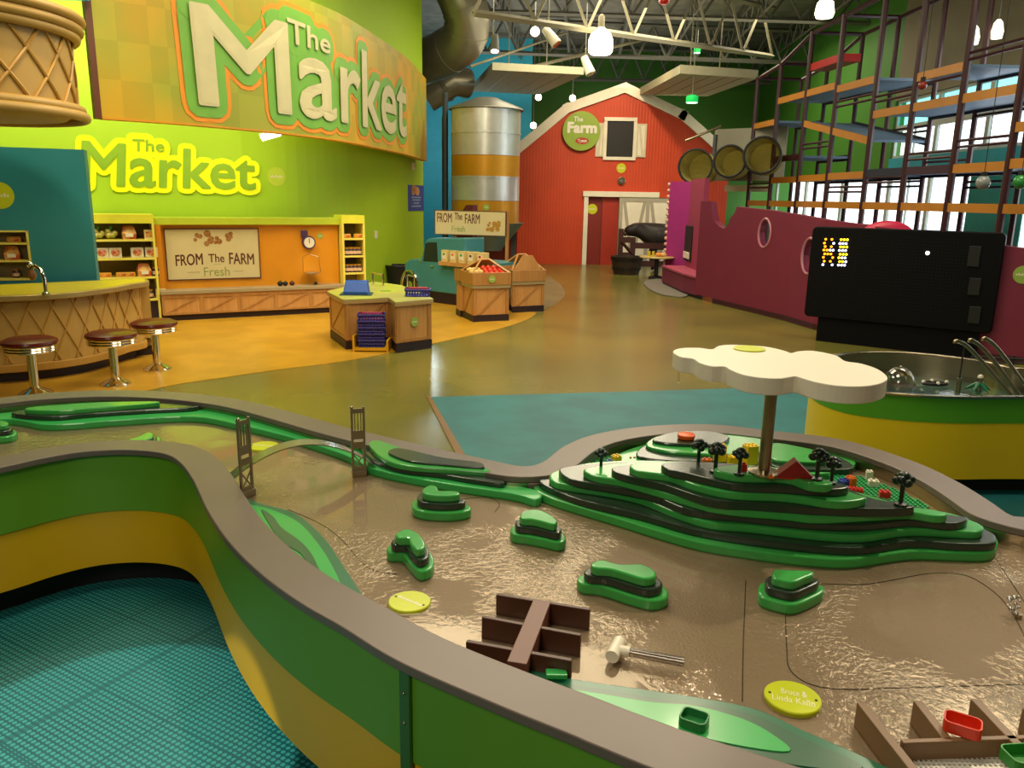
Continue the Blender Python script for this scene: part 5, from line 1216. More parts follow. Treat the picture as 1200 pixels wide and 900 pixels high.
# white sliding door
dw = MB(); x0d, x1d = xs_, bz(790, 280)[0]; zd = bz(740, 232)[1]
dwo = dw.sbox(BN, x0d, x1d, .02, zd, .0, .05).out('white_door', m_white, t)
m3 = MB(); fw = .08; mdx = (x0d+x1d)/2
for u in (x0d, mdx-fw/2, x1d-fw): m3.sbox(BN, u, u+fw, .02, zd, .05, .07)
m3.sbox(BN, x0d+fw, x1d-fw, zd-fw, zd, .05, .069); m3.sbox(BN, x0d+fw, x1d-fw, .02, .1, .05, .069)
for u0, u1 in ((x0d+fw, mdx-fw/2), (mdx+fw/2, x1d-fw)):
    um = (u0+u1)/2
    m3.sprism(BN, [(u0, zd-fw), (u0+.07, zd-fw), (um+.035, .1), (um-.035, .1)], .05, .067); m3.sprism(BN, [(u1, zd-fw), (u1-.07, zd-fw), (um-.035, .1), (um+.035, .1)], .05, .065)
m3.out('brace', mat('brace_grey', '#a8a08e', .5), dwo)
# farm disc sign
s_, z_ = bz(681, 154); r = (bz(703, 154)[0]-bz(659, 154)[0])/2
t = thing('farm_disc_sign', 'round green The Farm sign on the left gable of the barn', 'sign', tuple(BN.pt(s_, z_-r, 0)))
MB().disc(BN, s_, z_, r, 0.06, .11, 48).out('disc', mat('disc_green', '#8aa828', .5), t); MB().sbox(BN, s_-.05, s_+.05, z_-.05, z_+.05, 0, .06).out('mount', m_black, t)
mb = MB(); text_on(mb, BN, 'Farm', quadbox(s_-.72*r, s_+.78*r, z_-.08*r, z_+.42*r), .12, halo=.016); text_on(mb, BN, 'The', quadbox(s_-.42*r, s_+.05*r, z_+.48*r, z_+.72*r), .12, halo=.003); mb.out('lettering', mat('letters_white', '#e4e0d0', .5), t)
mb = MB(); mb.sprism(BN, [(s_+.02+.36*r*math.cos(a*PI/14), z_-.5*r+.17*r*math.sin(a*PI/14)) for a in range(28)], .11, .115); mb.out('oval_logo', mat('logo_red', '#b02418', .5), t)
mb = MB(); text_on(mb, BN, 'Tyson', quadbox(s_+.02-.24*r, s_+.02+.24*r, z_-.6*r, z_-.42*r), .1165, halo=.004); mb.out('logo_lettering', m_white, t)
sticker(BN, 728, 197, .105, 0, 'lime round sticker on the barn below the hayloft window')
s_, z_ = bz(728, 212); t = thing('wall_bell', 'round silver bell on the barn below the lime sticker', 'bell', tuple(BN.pt(s_, z_, 0)))
MB().disc(BN, s_, z_, .09, 0, .05).out('bell', m_steel, t, bevel=.01); MB().disc(BN, s_, z_, .04, .05, .07).out('hub', mat('bell_hub', '#7c7c80', .3, metal=.6), t)
sticker(Surf([(-3, BY+.11), (6, BY+.11)]), 694, 245, .115, .03, 'yellow round sticker on the dark red barn door')
# ---- cow (in front of the barn door)
CY = 17.3
def cw(x, y, dy=0): q = D(x, y, CY+dy); return q
me = bpy.data.meshes.new('cow')
J = {}
def jj(n, p, r): J[n] = (p, r)
gy = 0
hipx = cw(792, 285); shx = cw(752, 287)
bodyz = HZ(770, 278, CY)
X_s, X_h = cw(764, 285).x, cw(800, 285).x
jj('hip', Vector((X_h, CY, bodyz)), .25); jj('belly', Vector(((X_h+X_s)/2, CY, bodyz-.06)), .29); jj('sh', Vector((X_s, CY, bodyz+.0)), .25)
jj('neck', cw(755, 269), .19); jj('poll', cw(747, 265), .16); jj('snout', cw(740.5, 268.5), .13); jj('nose', cw(731, 273.5), .10)
E_ = [('belly', 'hip'), ('belly', 'sh'), ('sh', 'neck'), ('neck', 'poll'), ('poll', 'snout'), ('snout', 'nose')]
for nm, bx, by in (('fl', X_s+.02, -.1), ('fr', X_s+.08, .1), ('hl', X_h+.02, -.11), ('hr', X_h+.07, .11)):
    b = 'sh' if nm[0] == 'f' else 'hip'; sg = 1 if nm[0] == 'h' else -1
    jj(nm+'a', Vector((bx, CY+by, bodyz-.2)), .1); jj(nm+'b', Vector((bx+.04*sg, CY+by, .30)), .05); jj(nm+'c', Vector((bx+.01, CY+by, .1)), .038); jj(nm+'d', Vector((bx, CY+by, .02)), .045)
    E_ += [(b, nm+'a'), (nm+'a', nm+'b'), (nm+'b', nm+'c'), (nm+'c', nm+'d')]
for s in (-1, 1): jj('ear%d' % s, J['poll'][0]+Vector((.04, s*.13, .02)), .025); E_.append(('poll', 'ear%d' % s))
jj('tail1', Vector((X_h+.2, CY, bodyz+.08)), .03); jj('tail2', Vector((X_h+.26, CY, bodyz-.3)), .02); E_ += [('hip', 'tail1'), ('tail1', 'tail2')]
ks = list(J); c0 = Vector((X_s, CY, 0)); me.from_pydata([tuple(J[k][0]-c0) for k in ks], [(ks.index(a), ks.index(b)) for a, b in E_], [])
o = bpy.data.objects.new('cow', me); C.objects.link(o); o.location = c0; ORG['cow'] = c0
sk = o.modifiers.new('skin', 'SKIN'); sk.use_smooth_shade = True
for i, k in enumerate(ks): me.skin_vertices[0].data[i].radius = (J[k][1],)*2; me.skin_vertices[0].data[i].use_root = (k == 'belly')
ss = o.modifiers.new('sub', 'SUBSURF'); ss.levels = 2; ss.render_levels = 2
me.materials.append(mat('cow_brown', '#1e1310', .5, var=.2)); tag(o, 'dark brown cow figure standing behind the wooden fence before the barn', 'cow')
for s in (-1, 1): s and MB().ball(J['snout'][0]+Vector((.0, s*.1, .05)), .018).out('eye', m_black, o, smooth=True)
for s in (): MB().tube([J['poll'][0]+Vector((.0, s*.07, .06)), J['poll'][0]+Vector((-.02, s*.11, .12)), J['poll'][0]+Vector((-.04, s*.10, .16))], [.018, .012, .004], 8).out('horn', mat('horn', '#4a4038', .5), o, smooth=True); MB().ball(J['poll'][0]+Vector((-.07, s*.06, .01)), .014).out('eye', m_black, o, smooth=True)
MB().ball(J['nose'][0]+Vector((.03, 0, -.005)), (.05, .065, .055)).out('muzzle', mat('muzzle', '#3a2a26', .4), o, smooth=True)
# fence
FY = 16.8; mfn = mat('fence_brown', '#3e1812', .5); t = thing('wooden_fence', 'dark brown rail fence in front of the cow', 'fence', tuple(D(740, 305, FY)))
def fx(x, y): q = D(x, y, FY); return q.x, q.z
xp = [(728, 268), (742, 278)]
for x, y in xp:
    X_, Z_ = fx(x, y); MB().box(X_-.05, X_+.05, FY-.04, FY+.04, 0, Z_).out('post', mfn, t)
xa = fx(728, 280)[0]; xb = fx(779, 280)[0]; x2 = fx(742, 280)[0]
for y in (281, 299): z = fx(735, y)[1]; MB().box(xa, x2, FY-.06, FY-.03, z-.06, z+.06).out('rail', mfn, t)
for y in (288, 309): z = fx(760, y)[1]; MB().box(x2, xb, FY-.03, FY+.0, z-.06, z+.06).out('rail', mfn, t)
mb = MB(); mb.tube([(xa, FY-.05, fx(728, 283)[1]), (x2, FY-.05, fx(742, 298)[1])], .035, 4).out('brace', mfn, t)
# barrels/planter
q = D(732, 320, 16.4)
t = thing('wooden_tub', 'dark wooden tub at the foot of the fence', 'tub', (q.x, 16.4, 0)); zt4 = HZ(732, 300, 16.4)
MB().lathe((q.x+.03, 16.4, 0), [(.26, 0), (.33, zt4), (.29, zt4), (.25, .1)], 20).out('staves', mat('tub_brown', '#33200f', .6, col2='#241408', scale=9), t, smooth=True)
for z in (.1, zt4-.08): MB().lathe((q.x+.03, 16.4, 0), [(.28+.06*z/zt4, z), (.285+.065*z/zt4, z+.04)], 20, False).out('hoop', m_black, t)
q = D(751, 317, 16.3); 
t = thing('picnic_table', 'round cream topped table with play food before the cow', 'table', (D(775, 305, 15.6).x, 15.6, 0)); xt = D(770, 300, 15.6).x; zt5 = HZ(765, 301, 15.4)
MB().lathe((xt, 15.6, 0), [(.33, zt5-.03), (.34, zt5-.015), (.33, zt5)], 28).out('table_top', mat('table_cream', '#cdb36a', .4), t, smooth=True)
MB().lathe((xt, 15.6, 0), [(.15, 0), (.14, .03), (.04, .06), (.04, zt5-.03)], 16).out('pedestal', m_black, t, smooth=True)
for k, (x, c_, l) in enumerate(((760, '#c8b030', 'small yellow play jar on the cream topped table, left'), (765, '#c8b030', 'small yellow play jar on the cream topped table, right of another'), (771, '#e09040', 'round play bread on the cream topped table'), (776, '#d8b070', 'play bun at the right of the cream topped table'))):
    X_ = D(x, 300, 15.6).x; m = mat('pf'+c_, c_, .5)
    tt_ = thing('play_food', l, 'food', (X_, 15.55, zt5))
    if k < 2: MB().lathe((X_, 15.55, zt5), [(.03, 0), (.03, .09), (.02, .1)], 10).out('jar', m, tt_, smooth=True); MB().lathe((X_, 15.55, zt5+.1), [(.022, 0), (.022, .015)], 10).out('lid', m_black, tt_)
    else: MB().ball((X_, 15.5, zt5+.04), (.07, .05, .04)).out('loaf', m, tt_, smooth=True); MB().ball((X_, 15.5, zt5+.072), (.04, .025, .014)).out('crust', mat('crust', '#b06a20', .5), tt_, smooth=True)
# ================================================================== PURPLE WALLS
m_pu = mat('wall_plum', '#761d3a', .55, scale=2, var=.06); m_mg = mat('wall_magenta', '#a02a78', .55)
pp = [G(835, 355, 0).xy, G(880, 366, 0).xy, G(920, 376, 0).xy, G(953, 386, 0).xy, Vector((4.15, 8.35)), Vector((5.0, 7.55)), Vector((6.6, 6.4))]
PW = Surf([tuple(p) for p in pp])
t = thing('curved_partition', 'long curved plum partition wall with round holes and a scalloped notch', 'partition', tuple(pp[1].xy)+(0,))
def ps(x, y): return PW.sz(x, y)
# build as grid columns with top profile & holes via boolean-free polygon strips
tops = [(822, 235), (833, 236), (840, 262), (850, 268), (857, 262), (861, 240), (866, 240)]
top_px = [(818, 235), (833, 236), (836, 246), (838, 258), (843, 265), (849, 268), (854, 263), (856, 254), (859, 248), (853, 241), (865, 241), (893, 237+5), (920, 248), (953, 255), (1000, 262), (1060, 270), (1120, 280), (1200, 291)]
top_px = [(833, 236), (834, 247), (836, 258), (842, 265), (848, 268), (853, 264), (856, 255), (861, 250), (863, 242), (900, 246), (953, 255), (1000, 262), (1060, 270), (1120, 280), (1200, 291)]
mbp = MB(); 
prof = [ps(x, y) for x, y in top_px]
s_start = ps(800, 300)[0]
holes = [(ps(896, 273), .14), (ps(948, 300), .16)]
s = s_start; step = .035; segs = []
def topz(s):
    if s <= prof[0][0]: return prof[0][1]
    for a, b in zip(prof, prof[1:]):
        if a[0] <= s <= b[0] and b[0] > a[0]: return a[1]+(b[1]-a[1])*(s-a[0])/(b[0]-a[0])
    return prof[-1][1]
Sx = PW.L[-1]; s_list = []; s = 0.0
sA = PW.sz(817, 300)[0]
def wallcol(a, b):
    out = [(.07, None)]
    za, zb = topz(a), topz(b); cuts = []
    for (hs, hz_), r in holes:
        if hs-r < (a+b)/2 < hs+r:
            ha = math.sqrt(max(0, r*r-min(abs(a-hs), r)**2))*1.35; hb = math.sqrt(max(0, r*r-min(abs(b-hs), r)**2))*1.35; cuts = [(hz_-ha, hz_+ha, hz_-hb, hz_+hb)]
    def quad(za0, za1, zb0, zb1):
        mbp.hexa([PW.pt(a, za0, 0), PW.pt(b-1e-5, zb0, 0), PW.pt(b-1e-5, zb0, -.1), PW.pt(a, za0, -.1)], [PW.pt(a, za1, 0), PW.pt(b-1e-5, zb1, 0), PW.pt(b-1e-5, zb1, -.1), PW.pt(a, za1, -.1)])
    if cuts:
        c = cuts[0]; quad(.07, c[0], .07, c[2]); quad(c[1], za, c[3], zb)
    else: quad(.07, za, .07, zb)
a = min(0.0, sA)
N = int((Sx-a)/.03)
for i in range(N): wallcol(a+(Sx-a)*i/N, a+(Sx-a)*(i+1)/N)
mbp.out('wall_sheet', m_pu, t)
MB().sbox(PW, 0, Sx, 0, .07, -.09, .012).out('kick_board', mat('plum_kick', '#3a0c1c', .5), t)
for k, ((hs, hz_), r) in enumerate(holes):
    MB().tube([PW.pt(hs+r*math.cos(j*PI/14), hz_+1.35*r*math.sin(j*PI/14), 0.0) for j in range(28)], .015, 6, closed=True).out('porthole_ring', mat('ring_pale', '#b87a88', .3), t, smooth=True)
# left magenta bay
ML = Surf([tuple(G(778, 326, 0).xy), tuple(G(806, 330, 0).xy)])
t = thing('magenta_partition', 'tall magenta partition panel with scalloped pale edge at the end of the plum wall', 'partition', tuple(G(790, 328, 0)))
a0, z_t = ML.sz(780, 213); a1_, z_t2 = ML.sz(809, 211)
MB().sbox(ML, 0, ML.L[-1]+.1, 0, z_t, -.1, 0).out('panel', m_mg, t)
mb = MB()
for k in range(16): p = ML.pt(-.01, .1+k*(z_t-.15)/15, .0); mb.ball(p, .035, 8, 6)
mb.out('edge_beads', mat('edge_pale', '#d8a890', .5), t, smooth=True)
LS = Surf([tuple(G(775, 333, 0).xy), tuple(G(800, 345, 0).xy), tuple(G(816, 350, 0).xy)])
t = thing('bench_ledge', 'low plum bench ledge curving before the magenta panel', 'bench', tuple(G(800, 340, 0)))
zl = LS.sz(790, 318)[1]
MB().sbox(LS, 0, LS.L[-1], .05, zl, -.12, 0).out('front', m_pu, t); MB().sbox(LS, 0, LS.L[-1], zl, zl+.03, -.45, .02).out('seat_board', mat('ledge_pink', '#b04a62', .5), t); MB().sbox(LS, 0, LS.L[-1], 0, .05, -.1, -.02).out('kick_board', m_kick, t)
S = Surf([tuple(G(806, 336, 0).xy+Vector((0, .5))), tuple(G(822, 345, 0).xy+Vector((0, .35)))])
a, b, c_, e = S.rect(806, 330, 822, 210)
tag(MB().sbox(S, a, b, 0, S.sz(815, 210)[1], -.08, 0).out('pink_partition', mat('wall_pink', '#9a3050', .55)), 'rose coloured partition panel between the magenta panel and the plum wall', 'partition')
t = thing('slot_opening', 'dark tall slot with a small figure in the rose panel', 'window', tuple(S.pt((a+b)/2, .6, 0)))
u0, w0 = S.sz(802, 300); MB().sbox(S, S.sz(803, 290)[0], S.sz(811, 290)[0], S.sz(806, 306)[1], S.sz(806, 264)[1], 0, .02).out('slot', m_black, t, bevel=.01); MB().sbox(S, S.sz(803.5, 290)[0], S.sz(810, 290)[0], S.sz(806, 303)[1], S.sz(806, 295)[1], .02, .04).out('figure', m_white, t, bevel=.01)
# grey floor mat
P = [tuple(G(x, y, 0).xy) for x, y in ((755, 331), (775, 328), (800, 338), (806, 345), (800, 349), (775, 346), (760, 339))]
tag(MB().prism([tuple(q) for q in cr(P, 4, True)], 0.004, .02).out('floor_mat', mat('mat_grey', '#7a7468', .7)), 'grey curved floor mat at the foot of the plum bench', 'mat')
# pink hump behind the LED panel
tag(MB().ball((D(1040, 272, 8.9).x, 8.9, HZ(1040, 277, 8.9)), (.3, .08, .17), 20, 12).out('pink_dome', mat('pink', '#c02048', .4), smooth=True), 'pink rounded hump peeking over the LED panel', 'panel')
# ================================================================== LED PANEL
e0 = G(955, 398, 0).xy; e1 = G(1166, 422, 0).xy; dd_ = (e1-e0).normalized()
LD = Surf([tuple(e0-dd_*.2), tuple(e1+dd_*.3)])
def lz(x, y): return LD.sz(x, y)
t = thing('led_play_wall', 'large black rounded light pixel panel with a glowing patch of orange dots', 'light panel', tuple(LD.pt(1, 0, .1)))
l0 = lz(950, 320)[0]; l1 = lz(1172, 330)[0]; zt_l = (lz(960, 264)[1]+lz(1175, 274)[1])/2; zb_l = lz(955, 370)[1]
def rrect(a, b, c, d, r): 
    o = []
    for cx, cy, a0 in ((b-r, d-r, 0), (a+r, d-r, 90), (a+r, c+r, 180), (b-r, c+r, 270)):
        for k in range(6): g = math.radians(a0+k*18); o.append((cx+r*math.cos(g), cy+r*math.sin(g)))
    return o
mlp = mat('led_black', '#060508', .6, spec=.15)
MB().sprism(LD, rrect(l0, l1, zb_l, zt_l, .05), -.02, .1).out('housing', mlp, t, bevel=.01)
lb0 = lz(960, 380)[0]; MB().sbox(LD, lb0, l1-.1, 0, zb_l+.02, -.02, .07).out('lower_cabinet', mlp, t)
def leds(n0, cols, name='pixel_lights'):
    pass
rowsY = [280, 284.5, 288.5, 292.5, 297, 301, 305.5, 309.5]
gO = glow('led_orange', '#ff8a10', 4); gW = glow('led_white', '#cfd4ff', 4); gY = glow('led_yellow', '#ffd020', 4)
patt = ['O.O..YYY', 'O..W.WWW', 'O.O..YYY', 'OOWW.WWW', 'OOO..YYY', 'O..O.YWW', 'O.O..YYW', 'W..W.WWW']
mbs = {'O': MB(), 'W': MB(), 'Y': MB()}
for i, y in enumerate(rowsY):
    for j, ch_ in enumerate(patt[i]):
        if ch_ == '.': continue
        x = 969.5+j*3.6+(1.2 if i % 2 == 0 else 0)-i*.3; s_, z_ = lz(x, y+.3*j*.3)
        mbs[ch_].disc(LD, s_, z_, .0125, .1, .107, 8)
for kk, m in (('O', gO), ('W', gW), ('Y', gY)): o = mbs[kk].out('lit_pegs', m, t); o['label'] = {'O': 'orange glowing pegs', 'W': 'bluish white glowing pegs', 'Y': 'yellow glowing pegs'}[kk]; o['kind'] = 'stuff'
s_, z_ = lz(1089, 296); MB().disc(LD, s_, z_, .018, .1, .107, 12).out('white_light', glow('led_pure', '#ffffff', 6), t)
for y0, y1 in ((288, 312), (325, 345), (358, 378)): MB().sbox(LD, lz(1138, y0)[0], lz(1152, y0)[0], lz(1145, y1)[1], lz(1145, y0)[1], .1, .112).out('side_bracket', m_black, t, bevel=.004)
# pegs unlit: fine grid
mb = MB(); nx_, nz_ = 44, 26
for i in range(nx_):
    for j in range(nz_):
        s_ = l0+.12+(l1-l0-.42)*i/(nx_-1); z_ = zb_l+.08+(zt_l-zb_l-.16)*j/(nz_-1)
        mb.add([LD.pt(s_-.006, z_-.006, .1005), LD.pt(s_+.006, z_-.006, .1005), LD.pt(s_+.006, z_+.006, .1005), LD.pt(s_-.006, z_+.006, .1005)], [(0, 1, 2, 3)])
o = mb.out('dark_pegs', mat('peg_dark', '#0c0b10', .5, spec=.2), t); o['kind'] = 'stuff'
s_, z_ = PW.sz(1196, 322); sticker(PW, 1199, 322, .085, .0, 'green round sticker on the plum wall right of the LED panel', mat('sticker_green', '#8fae4a', .5))
# ================================================================== CLIMBER
m_cp = mat('climber_maroon', '#360a16', .45); m_ce = mat('edge_orange', '#b87818', .5); m_cn = mat('deck_navy', '#1a2030', .6); m_cb = mat('deck_blue', '#5f7488', .6)
FP = []
for k in range(9):   # index 0 = nearest (P8)
    Yk = [8.67, 9.6, 10.56, 11.5, 12.6, 13.6, 14.7, 15.7, 7.7][k]
    FP.append((6.05-.1*Yk, Yk))
hts = {8: 4.6, 0: 4.6, 1: 4.6, 2: 4.5, 3: 4.25, 4: 4.2, 5: 4.15, 6: 3.85, 7: 3.75}
t = thing('climbing_frame', 'tall maroon climbing structure with orange edged platforms before the windows', 'climbing structure', (5, 12, 0))
def fpt(k): return Vector(FP[k]) if k >= 0 else Vector(FP[8])
def bpt(k): return fpt(k)+Vector((.82, .04))
idx = [8, 0, 1, 2, 3, 4, 5, 6, 7]
for k in idx:
    p = fpt(k); MB().tube([(p.x, p.y, 0), (p.x, p.y, hts[k])], .042, 8).out('post', m_cp, t, smooth=True)
    p = bpt(k); MB().tube([(p.x, p.y, 0), (p.x, p.y, hts[k])], .036, 8).out('post', m_cp, t, smooth=True)
    MB().tube([fpt(k).to_3d()+Vector((0, 0, hts[k]-.02)), bpt(k).to_3d()+Vector((0, 0, hts[k]-.02))], .03, 6).out('cross_beam', m_cp, t)
for a, b in zip(idx, idx[1:]):
    for fn, r in ((fpt, .034), (bpt, .03)):
        p = fn(a).to_3d(); q = fn(b).to_3d(); p.z = hts[a]-.03; q.z = hts[b]-.03
        MB().tube([p, q], r, 6).out('top_rail', m_cp, t)
def deck(a, b, z0, z1=None, mo_=m_ce, wide=1.0, back=True):
    """platform between posts a (nearer) and b (farther), heights z0 at a and z1 at b"""
    z1 = z0 if z1 is None else z1
    A0, B0 = fpt(a), fpt(b); A1 = A0+(bpt(a)-A0)*wide; B1 = B0+(bpt(b)-B0)*wide; th = .035
    def v(p, z): return (p.x, p.y, z)
    o = MB().hexa([v(A0, z0-th), v(A1, z0-th), v(B1, z1-th), v(B0, z1-th)], [v(A0, z0), v(A1, z0), v(B1, z1), v(B0, z1)]).out('platform', m_cb, t)
    w = Vector((-.02, 0))
    MB().hexa([v(A0+w, z0-.07), v(A0-w, z0-.07), v(B0-w, z1-.07), v(B0+w, z1-.07)], [v(A0+w, z0+.03), v(A0-w, z0+.03), v(B0-w, z1+.03), v(B0+w, z1+.03)]).out('edge_board', mo_, o)
    if back: MB().hexa([v(A1+w, z0-.07), v(A1-w, z0-.07), v(B1-w, z1-.07), v(B1+w, z1-.07)], [v(A1+w, z0+.03), v(A1-w, z0+.03), v(B1-w, z1+.03), v(B1+w, z1+.03)]).out('back_board', m_cn, o)
def zk_(x, y, k): return HZ(x, y, fpt(k).y)
for a, b in zip(idx, idx[1:]): deck(a, b, 1.49)
deck(0, 1, 1.93); deck(8, 0, 1.95); deck(1, 2, 1.93, mo_=m_cp); deck(2, 3, 1.93, mo_=m_cn); deck(3, 4, 1.91); deck(4, 5, 1.9); deck(5, 6, 1.89)
deck(6, 7, zk_(884, 147, 7)); deck(5, 6, zk_(912, 177, 6)-.0, wide=.9) if False else None
deck(4, 6, zk_(934, 108, 5), back=True); deck(5, 6, 2.25, mo_=m_cp)
deck(3, 5, zk_(1002, 163, 3), zk_(931, 143, 5)); deck(3, 4, zk_(990, 90, 3))
deck(1, 3, zk_(1060, 124, 2)); deck(1, 2, zk_(1090, 74, 1)); deck(0, 1, zk_(1150, 100, 0)); deck(8, 0, zk_(1185, 147, 0)); deck(8, 0, zk_(1198, 72, 0))
def net_rail(a, b, z, fn=fpt):
    p = fn(a).to_3d(); q = fn(b).to_3d(); p.z = q.z = z
    MB().tube([p, q], .018, 6).out('rail', m_cp, t); p = p+Vector((0, 0, .07)); q = q+Vector((0, 0, .07)); MB().tube([p, q], .018, 6).out('rail', m_cp, t)
for a, b, z in ((1, 2, 2.05), (0, 1, 2.15), (2, 3, 1.78), (3, 4, 1.66), (1, 2, 2.95), (2, 3, 2.85), (4, 5, 2.35), (3, 4, 2.9), (0, 1, 3.1), (6, 7, 1.75)): net_rail(a, b, z)
for a, b, z in ((1, 2, 1.72), (2, 3, 2.0), (0, 1, 1.75), (3, 4, 1.75), (3, 4, 2.5), (1, 2, 2.6)): net_rail(a, b, z, bpt)
p = fpt(4); q_ = fpt(5); MB().hexa([(p.x, p.y, 3.55), (p.x+.3, p.y, 3.55), (q_.x+.3, q_.y, 3.55), (q_.x, q_.y, 3.55)], [(p.x, p.y, 3.66), (p.x+.3, p.y, 3.66), (q_.x+.3, q_.y, 3.66), (q_.x, q_.y, 3.66)]).out('red_panel', m_red, t)
# hanging lamps / balls seen beyond
for x, y, Y, r, c_, l in ((1081, 100, 9.9, .05, '#8a2a20', 'small red ball lamp hanging high inside the climbing frame'), (1152, 214, 8.4, .07, '#8a9090', 'grey glass ball lamp hanging at the right before the windows'), (1196, 213, 8.2, .07, '#2f8a40', 'green ball lamp at the right edge before the windows')):
    q = D(x, y, Y); tt_ = thing('ball_lamp', l, 'lamp', tuple(q)); MB().ball(q, r, 14, 10).out('globe', mat('globe'+c_, c_, .2), tt_, smooth=True); MB().lathe((q.x, q.y, q.z+r*.8), [(.03, 0), (.03, .05)], 10).out('cap', m_black, tt_); MB().tube([q+Vector((0, 0, r)), (q.x, q.y, 5.6)], .004, 5).out('cord', m_black, tt_)
# tunnel tubes
def tube_tunnel(x, y, Y, r, L, lab, ang=0.35):
    q = D(x, y, Y); t = thing('crawl_tube', lab, 'tunnel', tuple(q)); d = Vector((math.sin(ang), math.cos(ang), 0)); n = 9
    mnet = mat('tube_net', '#a09858', .6, var=.2, scale=30); side = Vector((d.y, -d.x, 0)); up = Vector((0, 0, 1))
    def ring(c, r_): return [c+side*r_*math.cos(a*PI/12)+up*r_*math.sin(a*PI/12) for a in range(24)]
    MB().tube(ring(q, r), .022, 8, closed=True).out('mouth_ring', m_black, t, smooth=True)
    for k in range(1, 9): MB().tube(ring(q+d*L*k/8, r*.97), .012, 6, closed=True).out('hoop', mnet, t, smooth=True)
    a = ring(q, r*.95); b = ring(q+d*L, r*.95); v = a+b; MB().add(v, [(i, (i+1) % 24, 24+(i+1) % 24, 24+i) for i in range(24)]).out('sleeve', film('net_film', '#c8bc80', .1, .4), t, smooth=True)
    MB().add(b, [tuple(range(24))]).out('end_panel', mnet, t)
tube_tunnel(815, 195, 15.4, .31, 1.2, 'crawl tube leftmost of three beside the barn gable')
tube_tunnel(855, 189, 14.6, .27, 1.2, 'crawl tube in the middle, between the two others')
tube_tunnel(893, 182, 13.6, .29, 1.2, 'crawl tube rightmost of three, behind the climbing frame posts')
S = Surf([(D(835, 200, 16.2).x, 16.2), (D(925, 200, 15.2).x, 15.2)])
a, b, c_, e = S.rect(836, 212, 920, 150)
t = thing('grey_mount_panel', 'grey panel holding the crawl tubes', 'panel', tuple(S.pt((a+b)/2, c_, 0)))
MB().sbox(S, a, b, c_, e, -.05, 0).out('panel', mat('mount_grey', '#8a8674', .5), t); MB().sbox(S, a, a+.06, c_-.1, e+.1, 0, .06).out('edge_post', mat('mount_dark', '#4a4c50', .5), t); MB().sbox(S, a+.3, b-.2, e-.2, e-.08, 0, .02).out('pale_strip', mat('mount_pale', '#b8b29a', .5), t)
tag(MB().tube([D(803, 165, 15.8), D(845, 148, 15.8)], .025, 8).out('tension_pole', m_steel), 'thin pole running from the barn gable to the grey tube panel', 'pole')
# ================================================================== CEILING THINGS
m_ts = mat('truss_tan', '#8a8468', .6); m_td = mat('truss_dark', '#6c6c62', .6)
def truss(A, B, depth, n, lab, m, r=.045):
    A = Vector(A); B = Vector(B); t = thing('roof_truss', lab, 'truss', tuple(A)); dn = Vector((0, 0, depth))
    MB().tube([A, B], r, 4).out('bottom_chord', m, t); MB().tube([A+dn, B+dn], r, 4).out('top_chord', m, t)
    for k in range(n):
        p = A+(B-A)*(k/n); q = A+(B-A)*((k+.5)/n)+dn; s = A+(B-A)*((k+1)/n)
        MB().tube([p, q], r*.6, 4).out('web', m, t); MB().tube([q, s], r*.6, 4).out('web', m, t)
truss(D(555, 15, 11.5), D(905, 66, 17.5), .9, 7, 'pale roof truss crossing in front of the barn from upper left', m_ts, .05)
truss((1.2, 8.5, 4.7), (7, 13.5, 4.7), .7, 8, 'roof truss above the climbing frame nearest the camera', m_ts, .05)
truss((-1.4, 19.5, 4.75), (7, 20.3, 4.75), .7, 12, 'dark roof truss running behind the barn gable', m_td, .05)
truss((-1.4, 23.3, 4.7), (7, 23.3, 4.7), .8, 12, 'dark roof truss farthest back under the ceiling', m_td, .05)
truss((-1.2, 16.6, 5.0), (7, 17.1, 5.0), .5, 12, 'dark roof truss across the middle of the ceiling', m_td, .045)
truss((-1.2, 10.5, 4.9), (6.9, 11.0, 4.9), .6, 12, 'dark roof truss overhead in front', m_td, .045)
for k, x in enumerate((-1.0, .3, 1.6, 2.9, 4.2, 5.5)):
    truss((x, 9.5, 5.1), (x+1.2, 24, 5.1), .42, 20, 'thin roof joist running away from the camera, %s from the left' % ['first', 'second', 'third', 'fourth', 'fifth', 'sixth'][k], m_td, .03)
for k in range(7):
    struct(MB().box(-1.7, 7, 8+k*2.3, 8.08+k*2.3, 5.5, 5.6).out('trim_%d' % (k+2), m_td))
# pipes along the ceiling
tag(MB().tube([D(551, 78, 15.5), D(665, 38, 17.5)], .022, 8).out('ceiling_pipe', m_ts), 'thin pale pipe slanting under the ceiling above the white panel', 'pipe')
tag(MB().tube([D(600, 84, 16), D(760, 45, 20)], .035, 8).out('ceiling_pipe', m_ts), 'thin pale pipe slanting behind the pendant lamp', 'pipe')
